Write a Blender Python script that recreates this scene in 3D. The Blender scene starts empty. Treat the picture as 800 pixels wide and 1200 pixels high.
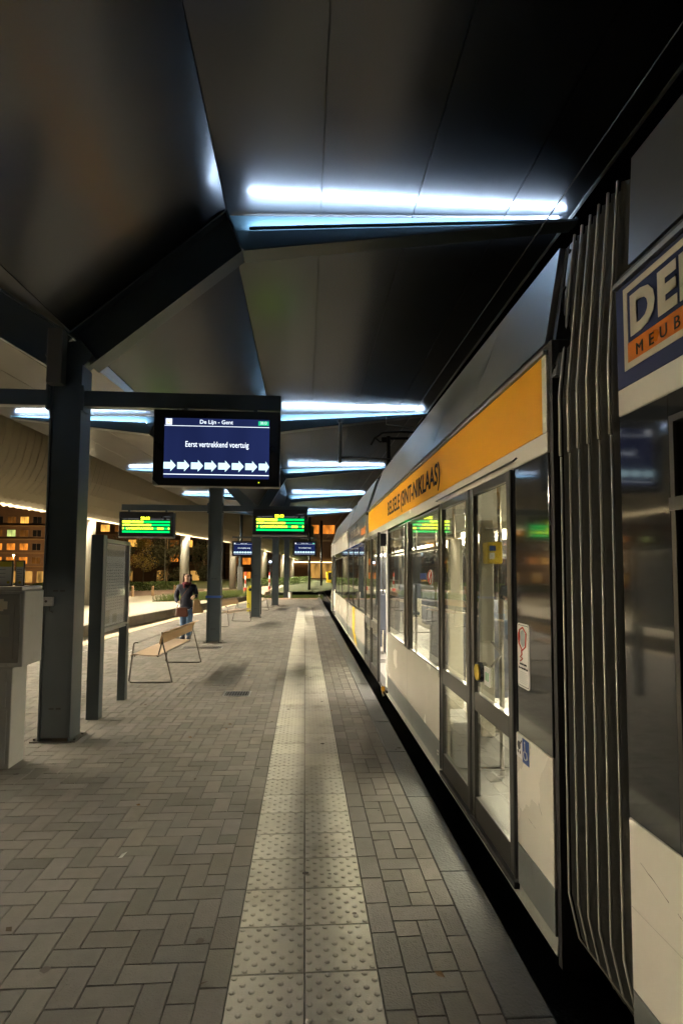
import bpy, math, random
from mathutils import Vector, Matrix
random.seed(7)
R = math.radians
S = bpy.context.scene
C = S.collection
ORG = {}

# ------------------------------------------------------------------ materials
def _nt(name):
    m = bpy.data.materials.new(name); m.use_nodes = True
    nt = m.node_tree; nt.nodes.clear()
    out = nt.nodes.new('ShaderNodeOutputMaterial')
    return m, nt, out

def mat(name, col, rough=.5, metal=0., var=.12, scale=4., bump=0., bscale=40., rvar=.1, coat=0., attr=False,
        stain=0., sscale=1.2, stcol=(.02, .018, .015), spec=.5, aniso=0., streak=None):
    m, nt, out = _nt(name); N = nt.nodes; L = nt.links
    p = N.new('ShaderNodeBsdfPrincipled'); L.new(p.outputs[0], out.inputs[0])
    tc = N.new('ShaderNodeTexCoord')
    src = tc.outputs['Object']
    if streak:
        mp = N.new('ShaderNodeMapping'); mp.inputs['Scale'].default_value = streak
        L.new(src, mp.inputs['Vector']); vec = mp.outputs[0]
    else:
        vec = src
    n = N.new('ShaderNodeTexNoise'); n.inputs['Scale'].default_value = scale; n.inputs['Detail'].default_value = 6
    L.new(vec, n.inputs['Vector'])
    mx = N.new('ShaderNodeMix'); mx.data_type = 'RGBA'
    mx.inputs['A'].default_value = (*[c*(1-var) for c in col], 1)
    mx.inputs['B'].default_value = (*[min(1, c*(1+var)) for c in col], 1)
    L.new(n.outputs['Fac'], mx.inputs['Factor'])
    cout = mx.outputs['Result']
    if attr:
        a = N.new('ShaderNodeAttribute'); a.attribute_name = 'tone'
        mm = N.new('ShaderNodeMix'); mm.data_type = 'RGBA'; mm.blend_type = 'MULTIPLY'; mm.inputs['Factor'].default_value = 1
        L.new(cout, mm.inputs['A']); L.new(a.outputs['Color'], mm.inputs['B']); cout = mm.outputs['Result']
    if stain > 0:
        n2 = N.new('ShaderNodeTexNoise'); n2.inputs['Scale'].default_value = sscale; n2.inputs['Detail'].default_value = 8
        n2.inputs['Roughness'].default_value = .65
        L.new(src, n2.inputs['Vector'])
        rp = N.new('ShaderNodeMapRange'); rp.inputs['From Min'].default_value = .54; rp.inputs['From Max'].default_value = .72
        rp.inputs['To Max'].default_value = stain
        L.new(n2.outputs['Fac'], rp.inputs['Value'])
        ms = N.new('ShaderNodeMix'); ms.data_type = 'RGBA'; ms.inputs['B'].default_value = (*stcol, 1)
        L.new(rp.outputs[0], ms.inputs['Factor']); L.new(cout, ms.inputs['A']); cout = ms.outputs['Result']
    L.new(cout, p.inputs['Base Color'])
    rr = N.new('ShaderNodeMapRange'); rr.inputs['To Min'].default_value = max(.02, rough-rvar); rr.inputs['To Max'].default_value = min(1, rough+rvar)
    L.new(n.outputs['Fac'], rr.inputs['Value']); L.new(rr.outputs[0], p.inputs['Roughness'])
    p.inputs['Metallic'].default_value = metal
    p.inputs['Specular IOR Level'].default_value = spec
    p.inputs['Coat Weight'].default_value = coat; p.inputs['Coat Roughness'].default_value = .05
    p.inputs['Anisotropic'].default_value = aniso
    if bump > 0:
        n3 = N.new('ShaderNodeTexNoise'); n3.inputs['Scale'].default_value = bscale; n3.inputs['Detail'].default_value = 5
        L.new(vec if streak else src, n3.inputs['Vector'])
        b = N.new('ShaderNodeBump'); b.inputs['Strength'].default_value = bump; b.inputs['Distance'].default_value = .02
        L.new(n3.outputs['Fac'], b.inputs['Height']); L.new(b.outputs[0], p.inputs['Normal'])
    return m

def emit(name, col, strength, wave=0., wscale=6.):
    m, nt, out = _nt(name); N = nt.nodes; L = nt.links
    e = N.new('ShaderNodeEmission'); e.inputs['Color'].default_value = (*col, 1); e.inputs['Strength'].default_value = strength
    L.new(e.outputs[0], out.inputs[0])
    if wave > 0:
        tc = N.new('ShaderNodeTexCoord'); n = N.new('ShaderNodeTexNoise'); n.inputs['Scale'].default_value = wscale
        mp = N.new('ShaderNodeMapping'); mp.inputs['Scale'].default_value = (1, 1, .25)
        L.new(tc.outputs['Object'], mp.inputs[0]); L.new(mp.outputs[0], n.inputs['Vector'])
        r = N.new('ShaderNodeMapRange'); r.inputs['From Min'].default_value = .3; r.inputs['From Max'].default_value = .7
        r.inputs['To Min'].default_value = strength*(1-wave); r.inputs['To Max'].default_value = strength*(1+wave)
        L.new(n.outputs['Fac'], r.inputs['Value']); L.new(r.outputs[0], e.inputs['Strength'])
    return m

def glass(name, tint=(.75, .78, .74), rough=.015, ior=1.5):
    m, nt, out = _nt(name); N = nt.nodes; L = nt.links
    t = N.new('ShaderNodeBsdfTransparent'); t.inputs[0].default_value = (*tint, 1)
    g = N.new('ShaderNodeBsdfGlossy'); g.inputs['Roughness'].default_value = rough; g.inputs[0].default_value = (1, 1, 1, 1)
    lw = N.new('ShaderNodeLayerWeight'); lw.inputs['Blend'].default_value = .5
    pw_ = N.new('ShaderNodeMath'); pw_.operation = 'POWER'; pw_.inputs[1].default_value = 4.2; L.new(lw.outputs['Facing'], pw_.inputs[0])
    f = N.new('ShaderNodeMapRange'); f.inputs['To Min'].default_value = .045; f.inputs['To Max'].default_value = 1.; L.new(pw_.outputs[0], f.inputs['Value'])
    x = N.new('ShaderNodeMixShader'); L.new(f.outputs[0], x.inputs[0]); L.new(t.outputs[0], x.inputs[1]); L.new(g.outputs[0], x.inputs[2])
    L.new(x.outputs[0], out.inputs[0])
    return m

def ceiling_mat():
    m, nt, out = _nt('satin_metal_ceiling'); N = nt.nodes; L = nt.links
    tc = N.new('ShaderNodeTexCoord'); n = N.new('ShaderNodeTexNoise'); n.inputs['Scale'].default_value = 1.1; n.inputs['Detail'].default_value = 5
    L.new(tc.outputs['Object'], n.inputs['Vector'])
    bp = N.new('ShaderNodeBump'); bp.inputs['Strength'].default_value = .010; bp.inputs['Distance'].default_value = .05; L.new(n.outputs['Fac'], bp.inputs['Height'])
    ps = []
    for ro, c in ((.20, (.095, .100, .110)), (.42, (.100, .105, .115))):
        p = N.new('ShaderNodeBsdfPrincipled'); p.inputs['Metallic'].default_value = 1; p.inputs['Base Color'].default_value = (*c, 1)
        r = N.new('ShaderNodeMapRange'); r.inputs['To Min'].default_value = ro-.04; r.inputs['To Max'].default_value = ro+.04
        L.new(n.outputs['Fac'], r.inputs['Value']); L.new(r.outputs[0], p.inputs['Roughness']); L.new(bp.outputs[0], p.inputs['Normal']); ps.append(p)
    x = N.new('ShaderNodeMixShader'); x.inputs[0].default_value = .60; L.new(ps[0].outputs[0], x.inputs[1]); L.new(ps[1].outputs[0], x.inputs[2]); L.new(x.outputs[0], out.inputs[0])
    return m

M = {}
M['steel'] = mat('dark_painted_steel', (.038, .052, .062), .36, 0, .18, 3, .04, 60)
M['steel_led_tint'] = mat('beam_steel_led_tint', (.045, .085, .11), .45, 0, .12, 3, .03, 60)  # column paint made lighter and teal, LED light put into its colour
M['ceiling'] = ceiling_mat()
M['seam'] = mat('dark_seam', (.02, .02, .02), .7)
M['roofdark'] = mat('roof_membrane', (.03, .03, .03), .8)
M['paver'] = mat('concrete_paver', (.185, .174, .160), .80, 0, .2, 14, .25, 120, .1, attr=True, stain=.65, sscale=1.7, stcol=(.105, .09, .075))
M['joint'] = mat('paver_joint_sand', (.055, .05, .042), .95, 0, .3, 30, .3, 200)
M['tactile'] = mat('tactile_concrete', (.54, .525, .475), .74, 0, .15, 9, .18, 150, .1, attr=True, stain=.55, sscale=2.3, stcol=(.17, .14, .10))
M['kerb'] = mat('bluestone_kerb', (.135, .138, .138), .65, 0, .35, 9, .35, 70, .15, attr=True, stain=.35, sscale=2.)
M['asphalt'] = mat('asphalt', (.06, .058, .054), .8, 0, .25, 12, .4, 200)
M['track'] = mat('dark_track_bed', (.025, .022, .02), .9, 0, .4, 9, .6, 60)
M['rail'] = mat('rail_steel', (.25, .23, .21), .35, 1.)
M['plaza'] = mat('pale_plaza_concrete', (.22, .20, .155), .75, 0, .12, 1.2, .1, 60, stain=.3, sscale=.5, stcol=(.22, .19, .14))
M['redpave'] = mat('reddish_brick_paving', (.13, .075, .05), .8, 0, .25, 6, .2, 60)
M['wallkerb'] = mat('weathered_concrete', (.16, .14, .11), .85, 0, .3, 3, .3, 30, stain=.5, sscale=1.5)
M['paleedge'] = mat('pale_edge_stone', (.55, .48, .33), .6, 0, .15, 3, .1, 50)
M['soil'] = mat('dark_soil', (.045, .037, .022), .95, 0, .4, 5, .5, 30)
M['lawn'] = mat('lawn', (.034, .052, .010), .9, 0, .5, 3, .6, 25)
M['grass'] = mat('grass_blades', (.09, .12, .025), .8, 0, .45, 2)
M['leaf'] = mat('hedge_leaf', (.075, .12, .022), .6, 0, .5, 1.5)
M['leafy'] = mat('yellowing_leaf', (.36, .27, .04), .6, 0, .45, 1.2)
M['leafd'] = mat('dark_leaf', (.028, .032, .014), .7, 0, .4, 1.5)
M['bark'] = mat('bark', (.14, .11, .075), .9, 0, .3, 8, .5, 30)
M['white'] = mat('cream_tram_paint', (.80, .77, .67), .26, 0, .05, 2, .01, 20, .05, coat=.4, stain=.10, sscale=1.6, stcol=(.36, .31, .22))
M['grey'] = mat('grey_tram_skirt', (.17, .185, .18), .4, 0, .12, 3, .03, 40, stain=.4, sscale=2.5, stcol=(.09, .08, .06))
M['ledge'] = mat('sill_ledge', (.34, .35, .31), .5, 0, .2, 3, stain=.4, sscale=3)
M['joint_shade'] = mat('panel_joint_filler', (.46, .43, .36), .6)
M['scuff'] = mat('scuff', (.16, .14, .11), .7, 0, .4, 30)
M['rubber'] = mat('black_rubber', (.012, .012, .012), .6)
M['sash'] = mat('dark_grey_frame', (.055, .053, .048), .33, .2, .1, 3, .015, 30, coat=.3)
M['darkpanel'] = mat('gloss_dark_panel', (.022, .025, .028), .09, 0, .1, 2, .01, 6, .03, coat=1.)
M['orange'] = mat('orange_band', (.80, .36, .004), .42, 0, .05, 2, 0, 10, .05, spec=.3)
M['navy'] = mat('navy_panel', (.018, .030, .105), .42, 0, .08, 2, 0, 10, .05, spec=.3)
M['ink'] = mat('navy_lettering', (.010, .014, .05), .7, 0, .05, 2, spec=.1)
M['signorange'] = mat('sign_orange', (.70, .20, .02), .3, 0, .04, 2)
M['cream'] = mat('cream_sign', (.62, .57, .45), .3, 0, .04, 2)
M['bluegrey'] = mat('blue_grey_ad', (.10, .13, .17), .3, 0, .08, 2, coat=.3)
M['alu'] = mat('brushed_roof_fairing', (.66, .67, .68), .34, 1., .03, 1., 0, 2., .03)
M['alu_dull'] = mat('dull_aluminium', (.42, .42, .41), .42, .9, .12, 5, .02, 40)
M['ridge'] = mat('bellows_ridge_alu', (.66, .64, .58), .5, .35, .2, 6, .05, 60)
M['fabric'] = mat('bellows_fabric', (.15, .15, .135), .8, 0, .2, 6, .15, 90)
M['glass'] = glass('tram_window_glass', (.80, .82, .76))
M['boardglass'] = glass('board_glass', (.9, .9, .9), .05)
M['inner'] = mat('tram_interior_cream', (.58, .55, .45), .5, 0, .06, 3)
M['innerfloor'] = mat('tram_floor', (.16, .155, .15), .6, 0, .2, 20)
M['seat'] = mat('tram_seat_fabric', (.05, .06, .085), .8, 0, .3, 20)
M['chrome'] = mat('stainless_pole', (.6, .58, .54), .18, 1., .05, 3)
M['yellow'] = mat('signal_yellow', (.72, .52, .03), .4, 0, .06, 4)
M['yellowg'] = mat('machine_yellow', (.60, .52, .05), .45, 0, .08, 4)
M['redp'] = mat('red_paint', (.55, .05, .03), .45)
M['whitep'] = mat('white_paint', (.75, .74, .70), .4, 0, .06, 4)
M['bluep'] = mat('blue_sign', (.02, .07, .30), .35)
M['greenp'] = mat('green_paint', (.03, .35, .12), .4)
M['black'] = mat('black_plastic', (.012, .012, .014), .3, 0, .1, 4)
M['blackm'] = mat('black_matte', (.01, .01, .011), .65)
M['plywood'] = mat('honey_plywood', (.38, .235, .10), .4, 0, .2, 3, .03, 30, streak=(6, .6, 6))
M['plypink'] = mat('pale_plywood', (.55, .42, .32), .38, 0, .15, 3, .03, 30, streak=(6, .6, 6))
M['rod'] = mat('bench_steel', (.12, .11, .10), .35, .8)
M['machine'] = mat('grey_machine_metal', (.46, .455, .44), .45, .1, .1, 3, .04, 60, stain=.2, sscale=3)
M['paper'] = mat('poster_paper', (.62, .62, .60), .6, 0, .06, 3)
M['papery'] = mat('poster_yellow', (.58, .47, .05), .6)
M['papertext'] = mat('poster_print', (.20, .20, .22), .7)
M['rib'] = mat('ribbed_soffit', (.17, .150, .105), .5, 0, .1, .6, .02, 20, stain=.2, sscale=.5, stcol=(.2, .18, .13))
M['colwhite'] = mat('white_round_column', (.42, .405, .35), .6, 0, .08, 2, .04, 30)
M['brick'] = mat('dark_brick_facade', (.10, .055, .028), .85, 0, .35, 1.2, .2, 8)
M['slab'] = mat('facade_band', (.15, .09, .04), .8, 0, .25, .8)
M['wood'] = mat('brown_timber_cladding', (.11, .055, .02), .75, 0, .35, 1.0, .1, 10, streak=(5, 5, .3))
M['wframe'] = mat('window_frame', (.09, .055, .035), .6)
M['wdark'] = mat('dark_pane', (.012, .012, .014), .08, 0, .1, 2, coat=1)
M['skin'] = mat('skin', (.62, .40, .30), .5)
M['hair'] = mat('brown_hair', (.055, .028, .015), .5, 0, .4, 30, .3, 80)
M['jacket'] = mat('navy_jacket', (.014, .017, .038), .75, 0, .3, 8, .3, 25)
M['jeans'] = mat('blue_jeans', (.08, .15, .28), .85, 0, .3, 10, .3, 60)
M['scarf'] = mat('burgundy_scarf', (.13, .02, .035), .9, 0, .4, 20, .4, 60)
M['leather'] = mat('brown_leather', (.09, .025, .012), .5, 0, .25, 8)
M['tote'] = mat('beige_bag', (.22, .14, .06), .7, 0, .2, 8)
M['shoe'] = mat('dark_shoe', (.02, .03, .06), .6)
M['carred'] = mat('car_paint_red', (.18, .012, .01), .25, 0, .05, 2, coat=1)
M['cardark'] = mat('car_paint_dark', (.015, .015, .018), .25, 0, .05, 2, coat=1)
M['wood_post'] = mat('weathered_post', (.30, .19, .10), .8, 0, .25, 6)
# emitters
M['led'] = emit('cold_led', (.62, .79, 1.0), 210.)
M['ledwarm'] = emit('warm_led', (1., .85, .60), 2150.)
M['tubewarm'] = emit('tram_tube', (1., .87, .70), 62.)
M['led_far'] = emit('far_warm_led', (1., .74, .36), 5.)
M['scr_bg'] = emit('screen_navy', (.020, .032, .13), .32, .25, 2.5)
M['scr_txt'] = emit('screen_text', (.80, .88, 1.0), 0.715)
M['scr_arrow'] = emit('screen_arrow', (.62, .90, 1.0), 0.632)
M['scr_green'] = emit('screen_green', (.02, .55, .25), 0.55)
M['scr_icon'] = emit('screen_icon', (1., .62, .15), 0.55)
M['gl_green'] = emit('board_green', (.0, .60, .10), 1.0)
M['gl_yel'] = emit('board_yellow', (.80, 1.0, .03), 1.9)
M['gl_white'] = emit('board_heading', (.8, .8, .8), .16)
M['standby'] = emit('standby_led', (.6, .8, .02), 0.825)
M['win_or'] = emit('window_orange', (1., .30, .035), 0.371, .75, 2.2)
M['win_ye'] = emit('window_amber', (1., .48, .08), 0.536, .7, 1.7)
M['win_gr'] = emit('window_greenish', (.75, .85, .25), 0.371, .7, 1.7)
M['win_dim'] = emit('window_dim', (1., .36, .06), 0.055, .7, 1.5)
M['lampw'] = emit('street_lamp_glow', (1., .66, .28), 40.)
M['shop'] = emit('ground_floor_glow', (1., .52, .12), .22, .8, 1.1)
M['tail'] = emit('tail_lamp', (1., .05, .02), 1.5)
M['hazard'] = emit('amber_marker', (1., .45, .03), .12)

# ------------------------------------------------------------------ mesh helpers
class MB:
    def __init__(s): s.v = []; s.f = []; s.mi = []; s.cur = 0; s.tone = []; s.t = 1.
    def add(s, vs, fs):
        b = len(s.v); s.v += [tuple(p) for p in vs]
        for f in fs: s.f.append([b+i for i in f]); s.mi.append(s.cur); s.tone.append(s.t)
        return s
    def box(s, x0, x1, y0, y1, z0, z1):
        return s.hexa([(x0,y0,z0),(x1,y0,z0),(x1,y1,z0),(x0,y1,z0),(x0,y0,z1),(x1,y0,z1),(x1,y1,z1),(x0,y1,z1)])
    def hexa(s, p):
        return s.add(p, [(0,3,2,1),(4,5,6,7),(0,1,5,4),(1,2,6,5),(2,3,7,6),(3,0,4,7)])
    def prism(s, poly, ax, a0, a1):
        # poly: list of 2d points in the plane normal to axis ax ('x': (y,z), 'y': (x,z), 'z': (x,y))
        def P(q, a): return (a,q[0],q[1]) if ax == 'x' else (q[0],a,q[1]) if ax == 'y' else (q[0],q[1],a)
        n = len(poly); vs = [P(q, a0) for q in poly]+[P(q, a1) for q in poly]
        fs = [tuple(range(n)), tuple(range(2*n-1, n-1, -1))]
        fs += [(i, n+i, n+(i+1) % n, (i+1) % n) for i in range(n)]
        return s.add(vs, fs)
    def quad(s, a, b, c, d): return s.add([a, b, c, d], [(0,1,2,3)])
    def tube(s, pts, r, n=8, closed=False, caps=True):
        pts = [Vector(p) for p in pts]; k = len(pts); vs = []; up = None
        rr = r if isinstance(r, (list, tuple)) else [r]*k
        for i, p in enumerate(pts):
            if closed: d = pts[(i+1) % k]-pts[i-1]
            else: d = pts[min(i+1, k-1)]-pts[max(i-1, 0)]
            d.normalize()
            if up is None: up = Vector((0,0,1)) if abs(d.z) < .9 else Vector((1,0,0))
            a = d.cross(up)
            if a.length < 1e-4: a = d.cross(Vector((0,1,0)))
            a.normalize(); b = a.cross(d); up = b
            vs += [p+(a*math.cos(2*math.pi*j/n)+b*math.sin(2*math.pi*j/n))*rr[i] for j in range(n)]
        fs = []
        for i in range(k if closed else k-1):
            q = (i+1) % k
            fs += [(i*n+j, i*n+(j+1) % n, q*n+(j+1) % n, q*n+j) for j in range(n)]
        if caps and not closed: fs += [tuple(range(n-1, -1, -1)), tuple((k-1)*n+j for j in range(n))]
        return s.add(vs, fs)
    def cyl(s, p0, p1, r0, r1=None, n=16): return s.tube([p0, p1], [r0, r0 if r1 is None else r1], n)
    def disc(s, c, u, v, r, n=16, r2=None):
        c, u, v = Vector(c), Vector(u), Vector(v)
        return s.add([c+u*r*math.cos(2*math.pi*i/n)+v*(r2 or r)*math.sin(2*math.pi*i/n) for i in range(n)], [tuple(range(n))])
    def sphere(s, c, r, n=12, m=8, sc=(1,1,1)):
        vs = []; fs = []
        for i in range(m+1):
            t = math.pi*i/m
            for j in range(n):
                a = 2*math.pi*j/n
                vs.append((c[0]+r*sc[0]*math.sin(t)*math.cos(a), c[1]+r*sc[1]*math.sin(t)*math.sin(a), c[2]+r*sc[2]*math.cos(t)))
        for i in range(m):
            fs += [(i*n+j, (i+1)*n+j, (i+1)*n+(j+1) % n, i*n+(j+1) % n) for j in range(n)]
        return s.add(vs, fs)
    def build(s, name, mats, parent=None, smooth=False, bevel=0., tone=False):
        o_ = ORG.get(parent.name, Vector()) if parent else Vector()
        me = bpy.data.meshes.new(name)
        me.from_pydata([(p[0]-o_.x, p[1]-o_.y, p[2]-o_.z) for p in s.v], [], s.f)
        if not isinstance(mats, (list, tuple)): mats = [mats]
        for m in mats: me.materials.append(m)
        for i, p in enumerate(me.polygons):
            p.material_index = s.mi[i]; p.use_smooth = smooth
        if tone:
            a = me.color_attributes.new('tone', 'FLOAT_COLOR', 'CORNER')
            for i, p in enumerate(me.polygons):
                t = s.tone[i]; t = t if isinstance(t, tuple) else (t, t, t)
                for li in p.loop_indices: a.data[li].color = (*t, 1)
        me.validate()
        o = bpy.data.objects.new(name, me); C.objects.link(o)
        if parent: o.parent = parent
        ORG[o.name] = o_.copy()
        if bevel > 0:
            b = o.modifiers.new('bevel', 'BEVEL'); b.width = bevel; b.segments = 2; b.limit_method = 'ANGLE'
        return o

def tag(o, label=None, cat=None, group=None, kind=None):
    if label: o['label'] = label
    if cat: o['category'] = cat
    if group: o['group'] = group
    if kind: o['kind'] = kind
    return o
def thing(name, label, cat, loc=(0,0,0), group=None):
    o = bpy.data.objects.new(name, None); C.objects.link(o); o.location = loc
    o.empty_display_size = .2
    ORG[o.name] = Vector(loc); return tag(o, label, cat, group)
def copy_tree(o, parent=None):
    c = o.copy(); C.objects.link(c)
    if parent: c.parent = parent
    ORG[c.name] = ORG.get(o.name, Vector()).copy()
    for ch in list(o.children): copy_tree(ch, c)
    return c
def struct(o): o['kind'] = 'structure'; return o

def text(name, s, size, m, parent, org, xd, yd, width=None, align='LEFT', extrude=.0008, bold=0., spacing=1.):
    cu = bpy.data.curves.new(name, 'FONT'); cu.body = s; cu.size = size; cu.align_x = align
    cu.extrude = extrude; cu.offset = bold; cu.space_character = spacing; cu.resolution_u = 3
    t = bpy.data.objects.new(name, cu); C.objects.link(t)
    dg = bpy.context.evaluated_depsgraph_get(); dg.update()
    me = bpy.data.meshes.new_from_object(t.evaluated_get(dg))
    bpy.data.objects.remove(t)
    xs = [v.co.x for v in me.vertices]
    k = 1.
    if width and xs: k = width/(max(xs)-min(xs))
    x0 = min(xs) if align == 'LEFT' else 0
    X, Y = Vector(xd), Vector(yd); Z = X.cross(Y)
    o_ = ORG.get(parent.name, Vector()) if parent else Vector()
    for v in me.vertices:
        v.co = Vector(org)+X*((v.co.x-x0)*k)+Y*v.co.y+Z*(v.co.z+extrude)-o_
    me.materials.clear(); me.materials.append(m)
    o = bpy.data.objects.new(name, me); C.objects.link(o)
    if parent: o.parent = parent
    ORG[o.name] = o_.copy()
    return o

def lerp(a, b, t): return a+(b-a)*t
def interp(tab, x):
    if x <= tab[0][0]:
        (x0, y0), (x1, y1) = tab[0], tab[1]
    elif x >= tab[-1][0]:
        (x0, y0), (x1, y1) = tab[-2], tab[-1]
    else:
        for i in range(len(tab)-1):
            if tab[i][0] <= x <= tab[i+1][0]: (x0, y0), (x1, y1) = tab[i], tab[i+1]; break
    return y0+(y1-y0)*(x-x0)/(x1-x0)

# ------------------------------------------------------------------ camera
fpx, CY, H = 649.5, 628., 1.6465
pi_, ya_, ro_ = R(3.5), R(3.753), R(.344)
fw = Vector((math.sin(ya_)*math.cos(pi_), math.cos(ya_)*math.cos(pi_), math.sin(pi_)))
rt = Vector((math.cos(ya_), -math.sin(ya_), 0)); up = rt.cross(fw)
r2 = rt*math.cos(ro_)+up*math.sin(ro_); u2 = up*math.cos(ro_)-rt*math.sin(ro_)
cam = bpy.data.cameras.new('camera'); co = bpy.data.objects.new('camera', cam); C.objects.link(co)
co.matrix_world = Matrix(((r2.x, u2.x, -fw.x, 0), (r2.y, u2.y, -fw.y, 0), (r2.z, u2.z, -fw.z, H), (0, 0, 0, 1)))
cam.sensor_fit = 'VERTICAL'; cam.sensor_height = 36; cam.lens = fpx/1200*36
cam.shift_y = (CY-600)/1200; cam.clip_start = .05; cam.clip_end = 800
S.camera = co

# ------------------------------------------------------------------ ground, platform
PL = [(-6, -6.2), (0, -5.75), (7, -5.35), (10.9, -5.08), (15.6, -4.70), (22.7, -3.95), (28, -3.2), (32.2, -2.6)]   # (Y, X) left platform edge
def pl(y): return interp(PL, y)
YE = 32.2
g = MB()
nx, ny = 60, 60
def gz(x, y):
    t = min(1, max(0, (-x-13)/16)); t = t*t*(3-2*t)
    return -.30-1.4*t*min(1, max(0, (y-20)/30))
xs = [-250+500*i/nx for i in range(nx+1)]; xs = sorted(set(xs+[-40,-36,-32,-28,-24,-22,-20,-18,-16,-14,-13]))
ys = [-60+460*i/ny for i in range(ny+1)]
vs = [(x, y, gz(x, y)) for y in ys for x in xs]; k = len(xs)
g.add(vs, [(j*k+i, j*k+i+1, (j+1)*k+i+1, (j+1)*k+i) for j in range(len(ys)-1) for i in range(k-1)])
struct(g.build('ground', M['asphalt'], smooth=True))

# platform body
b = MB()
ysl = [-6, 0, 7, 10.9, 15.6, 22.7, 28, 32.2]
top = [(.94, y) for y in ysl]+[(pl(y), y) for y in reversed(ysl)]
b.prism([(x, y) for x, y in top], 'z', -.34, -.006)
struct(b.build('platform', M['joint']))

# pavers (herringbone) -- each brick a chamfered block top
def brick(mb, x0, x1, y0, y1, z=0., gap=.0013, ch=.0028):
    x0 += gap; x1 -= gap; y0 += gap; y1 -= gap
    if x1-x0 < .012 or y1-y0 < .012: return
    t = random.uniform(.80, 1.14)
    if random.random() < .06: t *= .82
    mb.t = (t*random.uniform(.98, 1.02), t, t*random.uniform(.96, 1.03))
    dz = [random.gauss(0, .0009) for _ in range(4)]
    P = [(x0, y0), (x1, y0), (x1, y1), (x0, y1)]
    I = [(x0+ch, y0+ch), (x1-ch, y0+ch), (x1-ch, y1-ch), (x0+ch, y1-ch)]
    vs = [(p[0], p[1], z-.006+dz[i]) for i, p in enumerate(P)]+[(p[0], p[1], z+dz[i]) for i, p in enumerate(I)]
    mb.add(vs, [(4,5,6,7), (0,1,5,4), (1,2,6,5), (2,3,7,6), (3,0,4,7)])
W = .112
pv = MB()
def herring(xmin, xmax, y0, y1, hole=None, anchor=0.):
    ni0 = math.floor((xmin-anchor)/W)-1; ni1 = math.ceil((xmax-anchor)/W)+1
    for j in range(math.floor(y0/W)-1, math.ceil(y1/W)+1):
        for i in range(ni0, ni1):
            k_ = (i-j) % 4
            if k_ == 0: bx = (i*W, (i+2)*W, j*W, (j+1)*W)
            elif k_ == 3: bx = (i*W, (i+1)*W, j*W, (j+2)*W)
            else: continue
            a0, a1, c0, c1 = bx[0]+anchor, bx[1]+anchor, bx[2], bx[3]
            lo = xmin
            if hole: lo = max(xmin, hole((c0+c1)/2))
            a0 = max(a0, lo); a1 = min(a1, xmax); c0 = max(c0, y0); c1 = min(c1, y1)
            if a1 > a0 and c1 > c0: brick(pv, a0, a1, c0, c1)
TL, TR = -.286, .316
herring(-6.3, TL-W, .3, YE-1.2, lambda y: pl(y)+.30, TL-W)
y = .3
while y < YE-1.2:
    brick(pv, TL-W, TL, y, y+.224); brick(pv, TR, TR+W, y+.07, y+.294); brick(pv, .652, .752, y+.03, y+.254); y += .224
herring(TR+W, .652, .3, YE-1.2, None, TR+W)
struct(pv.build('pavement', M['paver'], tone=True))
rp = MB()
y = YE-1.2
while y < YE-.01:
    x = pl(y)+.3
    while x < .75: brick(rp, x, min(x+.224, .752), y, y+.112); x += .224
    y += .112
struct(rp.build('platform_end_pavement', mat('pinkish_paver', (.38, .24, .17), .8, 0, .15, 8, .2, 80, attr=True), tone=True))

# tactile strip
ts = MB()
y = .27; row = 0
while y < 24.3:
    dark = abs(y-11.85) < .1
    for cx in (0, 1):
        x0 = TL+.301*cx; x1 = x0+.301
        t = random.uniform(.9, 1.08); ts.t = (.22, .21, .2) if dark else (t, t*.995, t*random.uniform(.95, 1.))
        tt = ts.t
        a, c_, d, e = x0+.002, x1-.002, y+.002, y+.299
        ch = .003
        ts.add([(a,d,-.006),(c_,d,-.006),(c_,e,-.006),(a,e,-.006),(a+ch,d+ch,0),(c_-ch,d+ch,0),(c_-ch,e-ch,0),(a+ch,e-ch,0)],
               [(4,5,6,7),(0,1,5,4),(1,2,6,5),(2,3,7,6),(3,0,4,7)])
        if y < 13:
            p = .30/8
            for r_ in range(8):
                for q in range(4):
                    bx = x0+p*(q*2+(.5 if r_ % 2 else 1.5))+.0005; by = y+p*(r_+.5)
                    if random.random() < .02: continue
                    n = 8; hh = .0052*random.uniform(.75, 1.05)
                    rs = [(.0125, 0), (.0095, hh*.75), (.0055, hh)]
                    vs = [(bx+rr*math.cos(6.283*m/n), by+rr*math.sin(6.283*m/n), zz+.0002) for rr, zz in rs for m in range(n)]
                    fs = [(l*n+m, l*n+(m+1) % n, (l+1)*n+(m+1) % n, (l+1)*n+m) for l in range(2) for m in range(n)]+[tuple(2*n+m for m in range(n))]
                    ts.add(vs, fs)
    y += .301; row += 1
struct(ts.build('tactile_paving', M['tactile'], tone=True))
while y < YE-1.2:
    pass
    break
tp = MB(); yy = y
while yy < YE-1.2:
    x = TL
    while x < TR-.01: brick(tp, x, min(x+.224, TR), yy, yy+.112); x += .224
    yy += .112
struct(tp.build('strip_end_pavement', M['paver'], tone=True))

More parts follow.
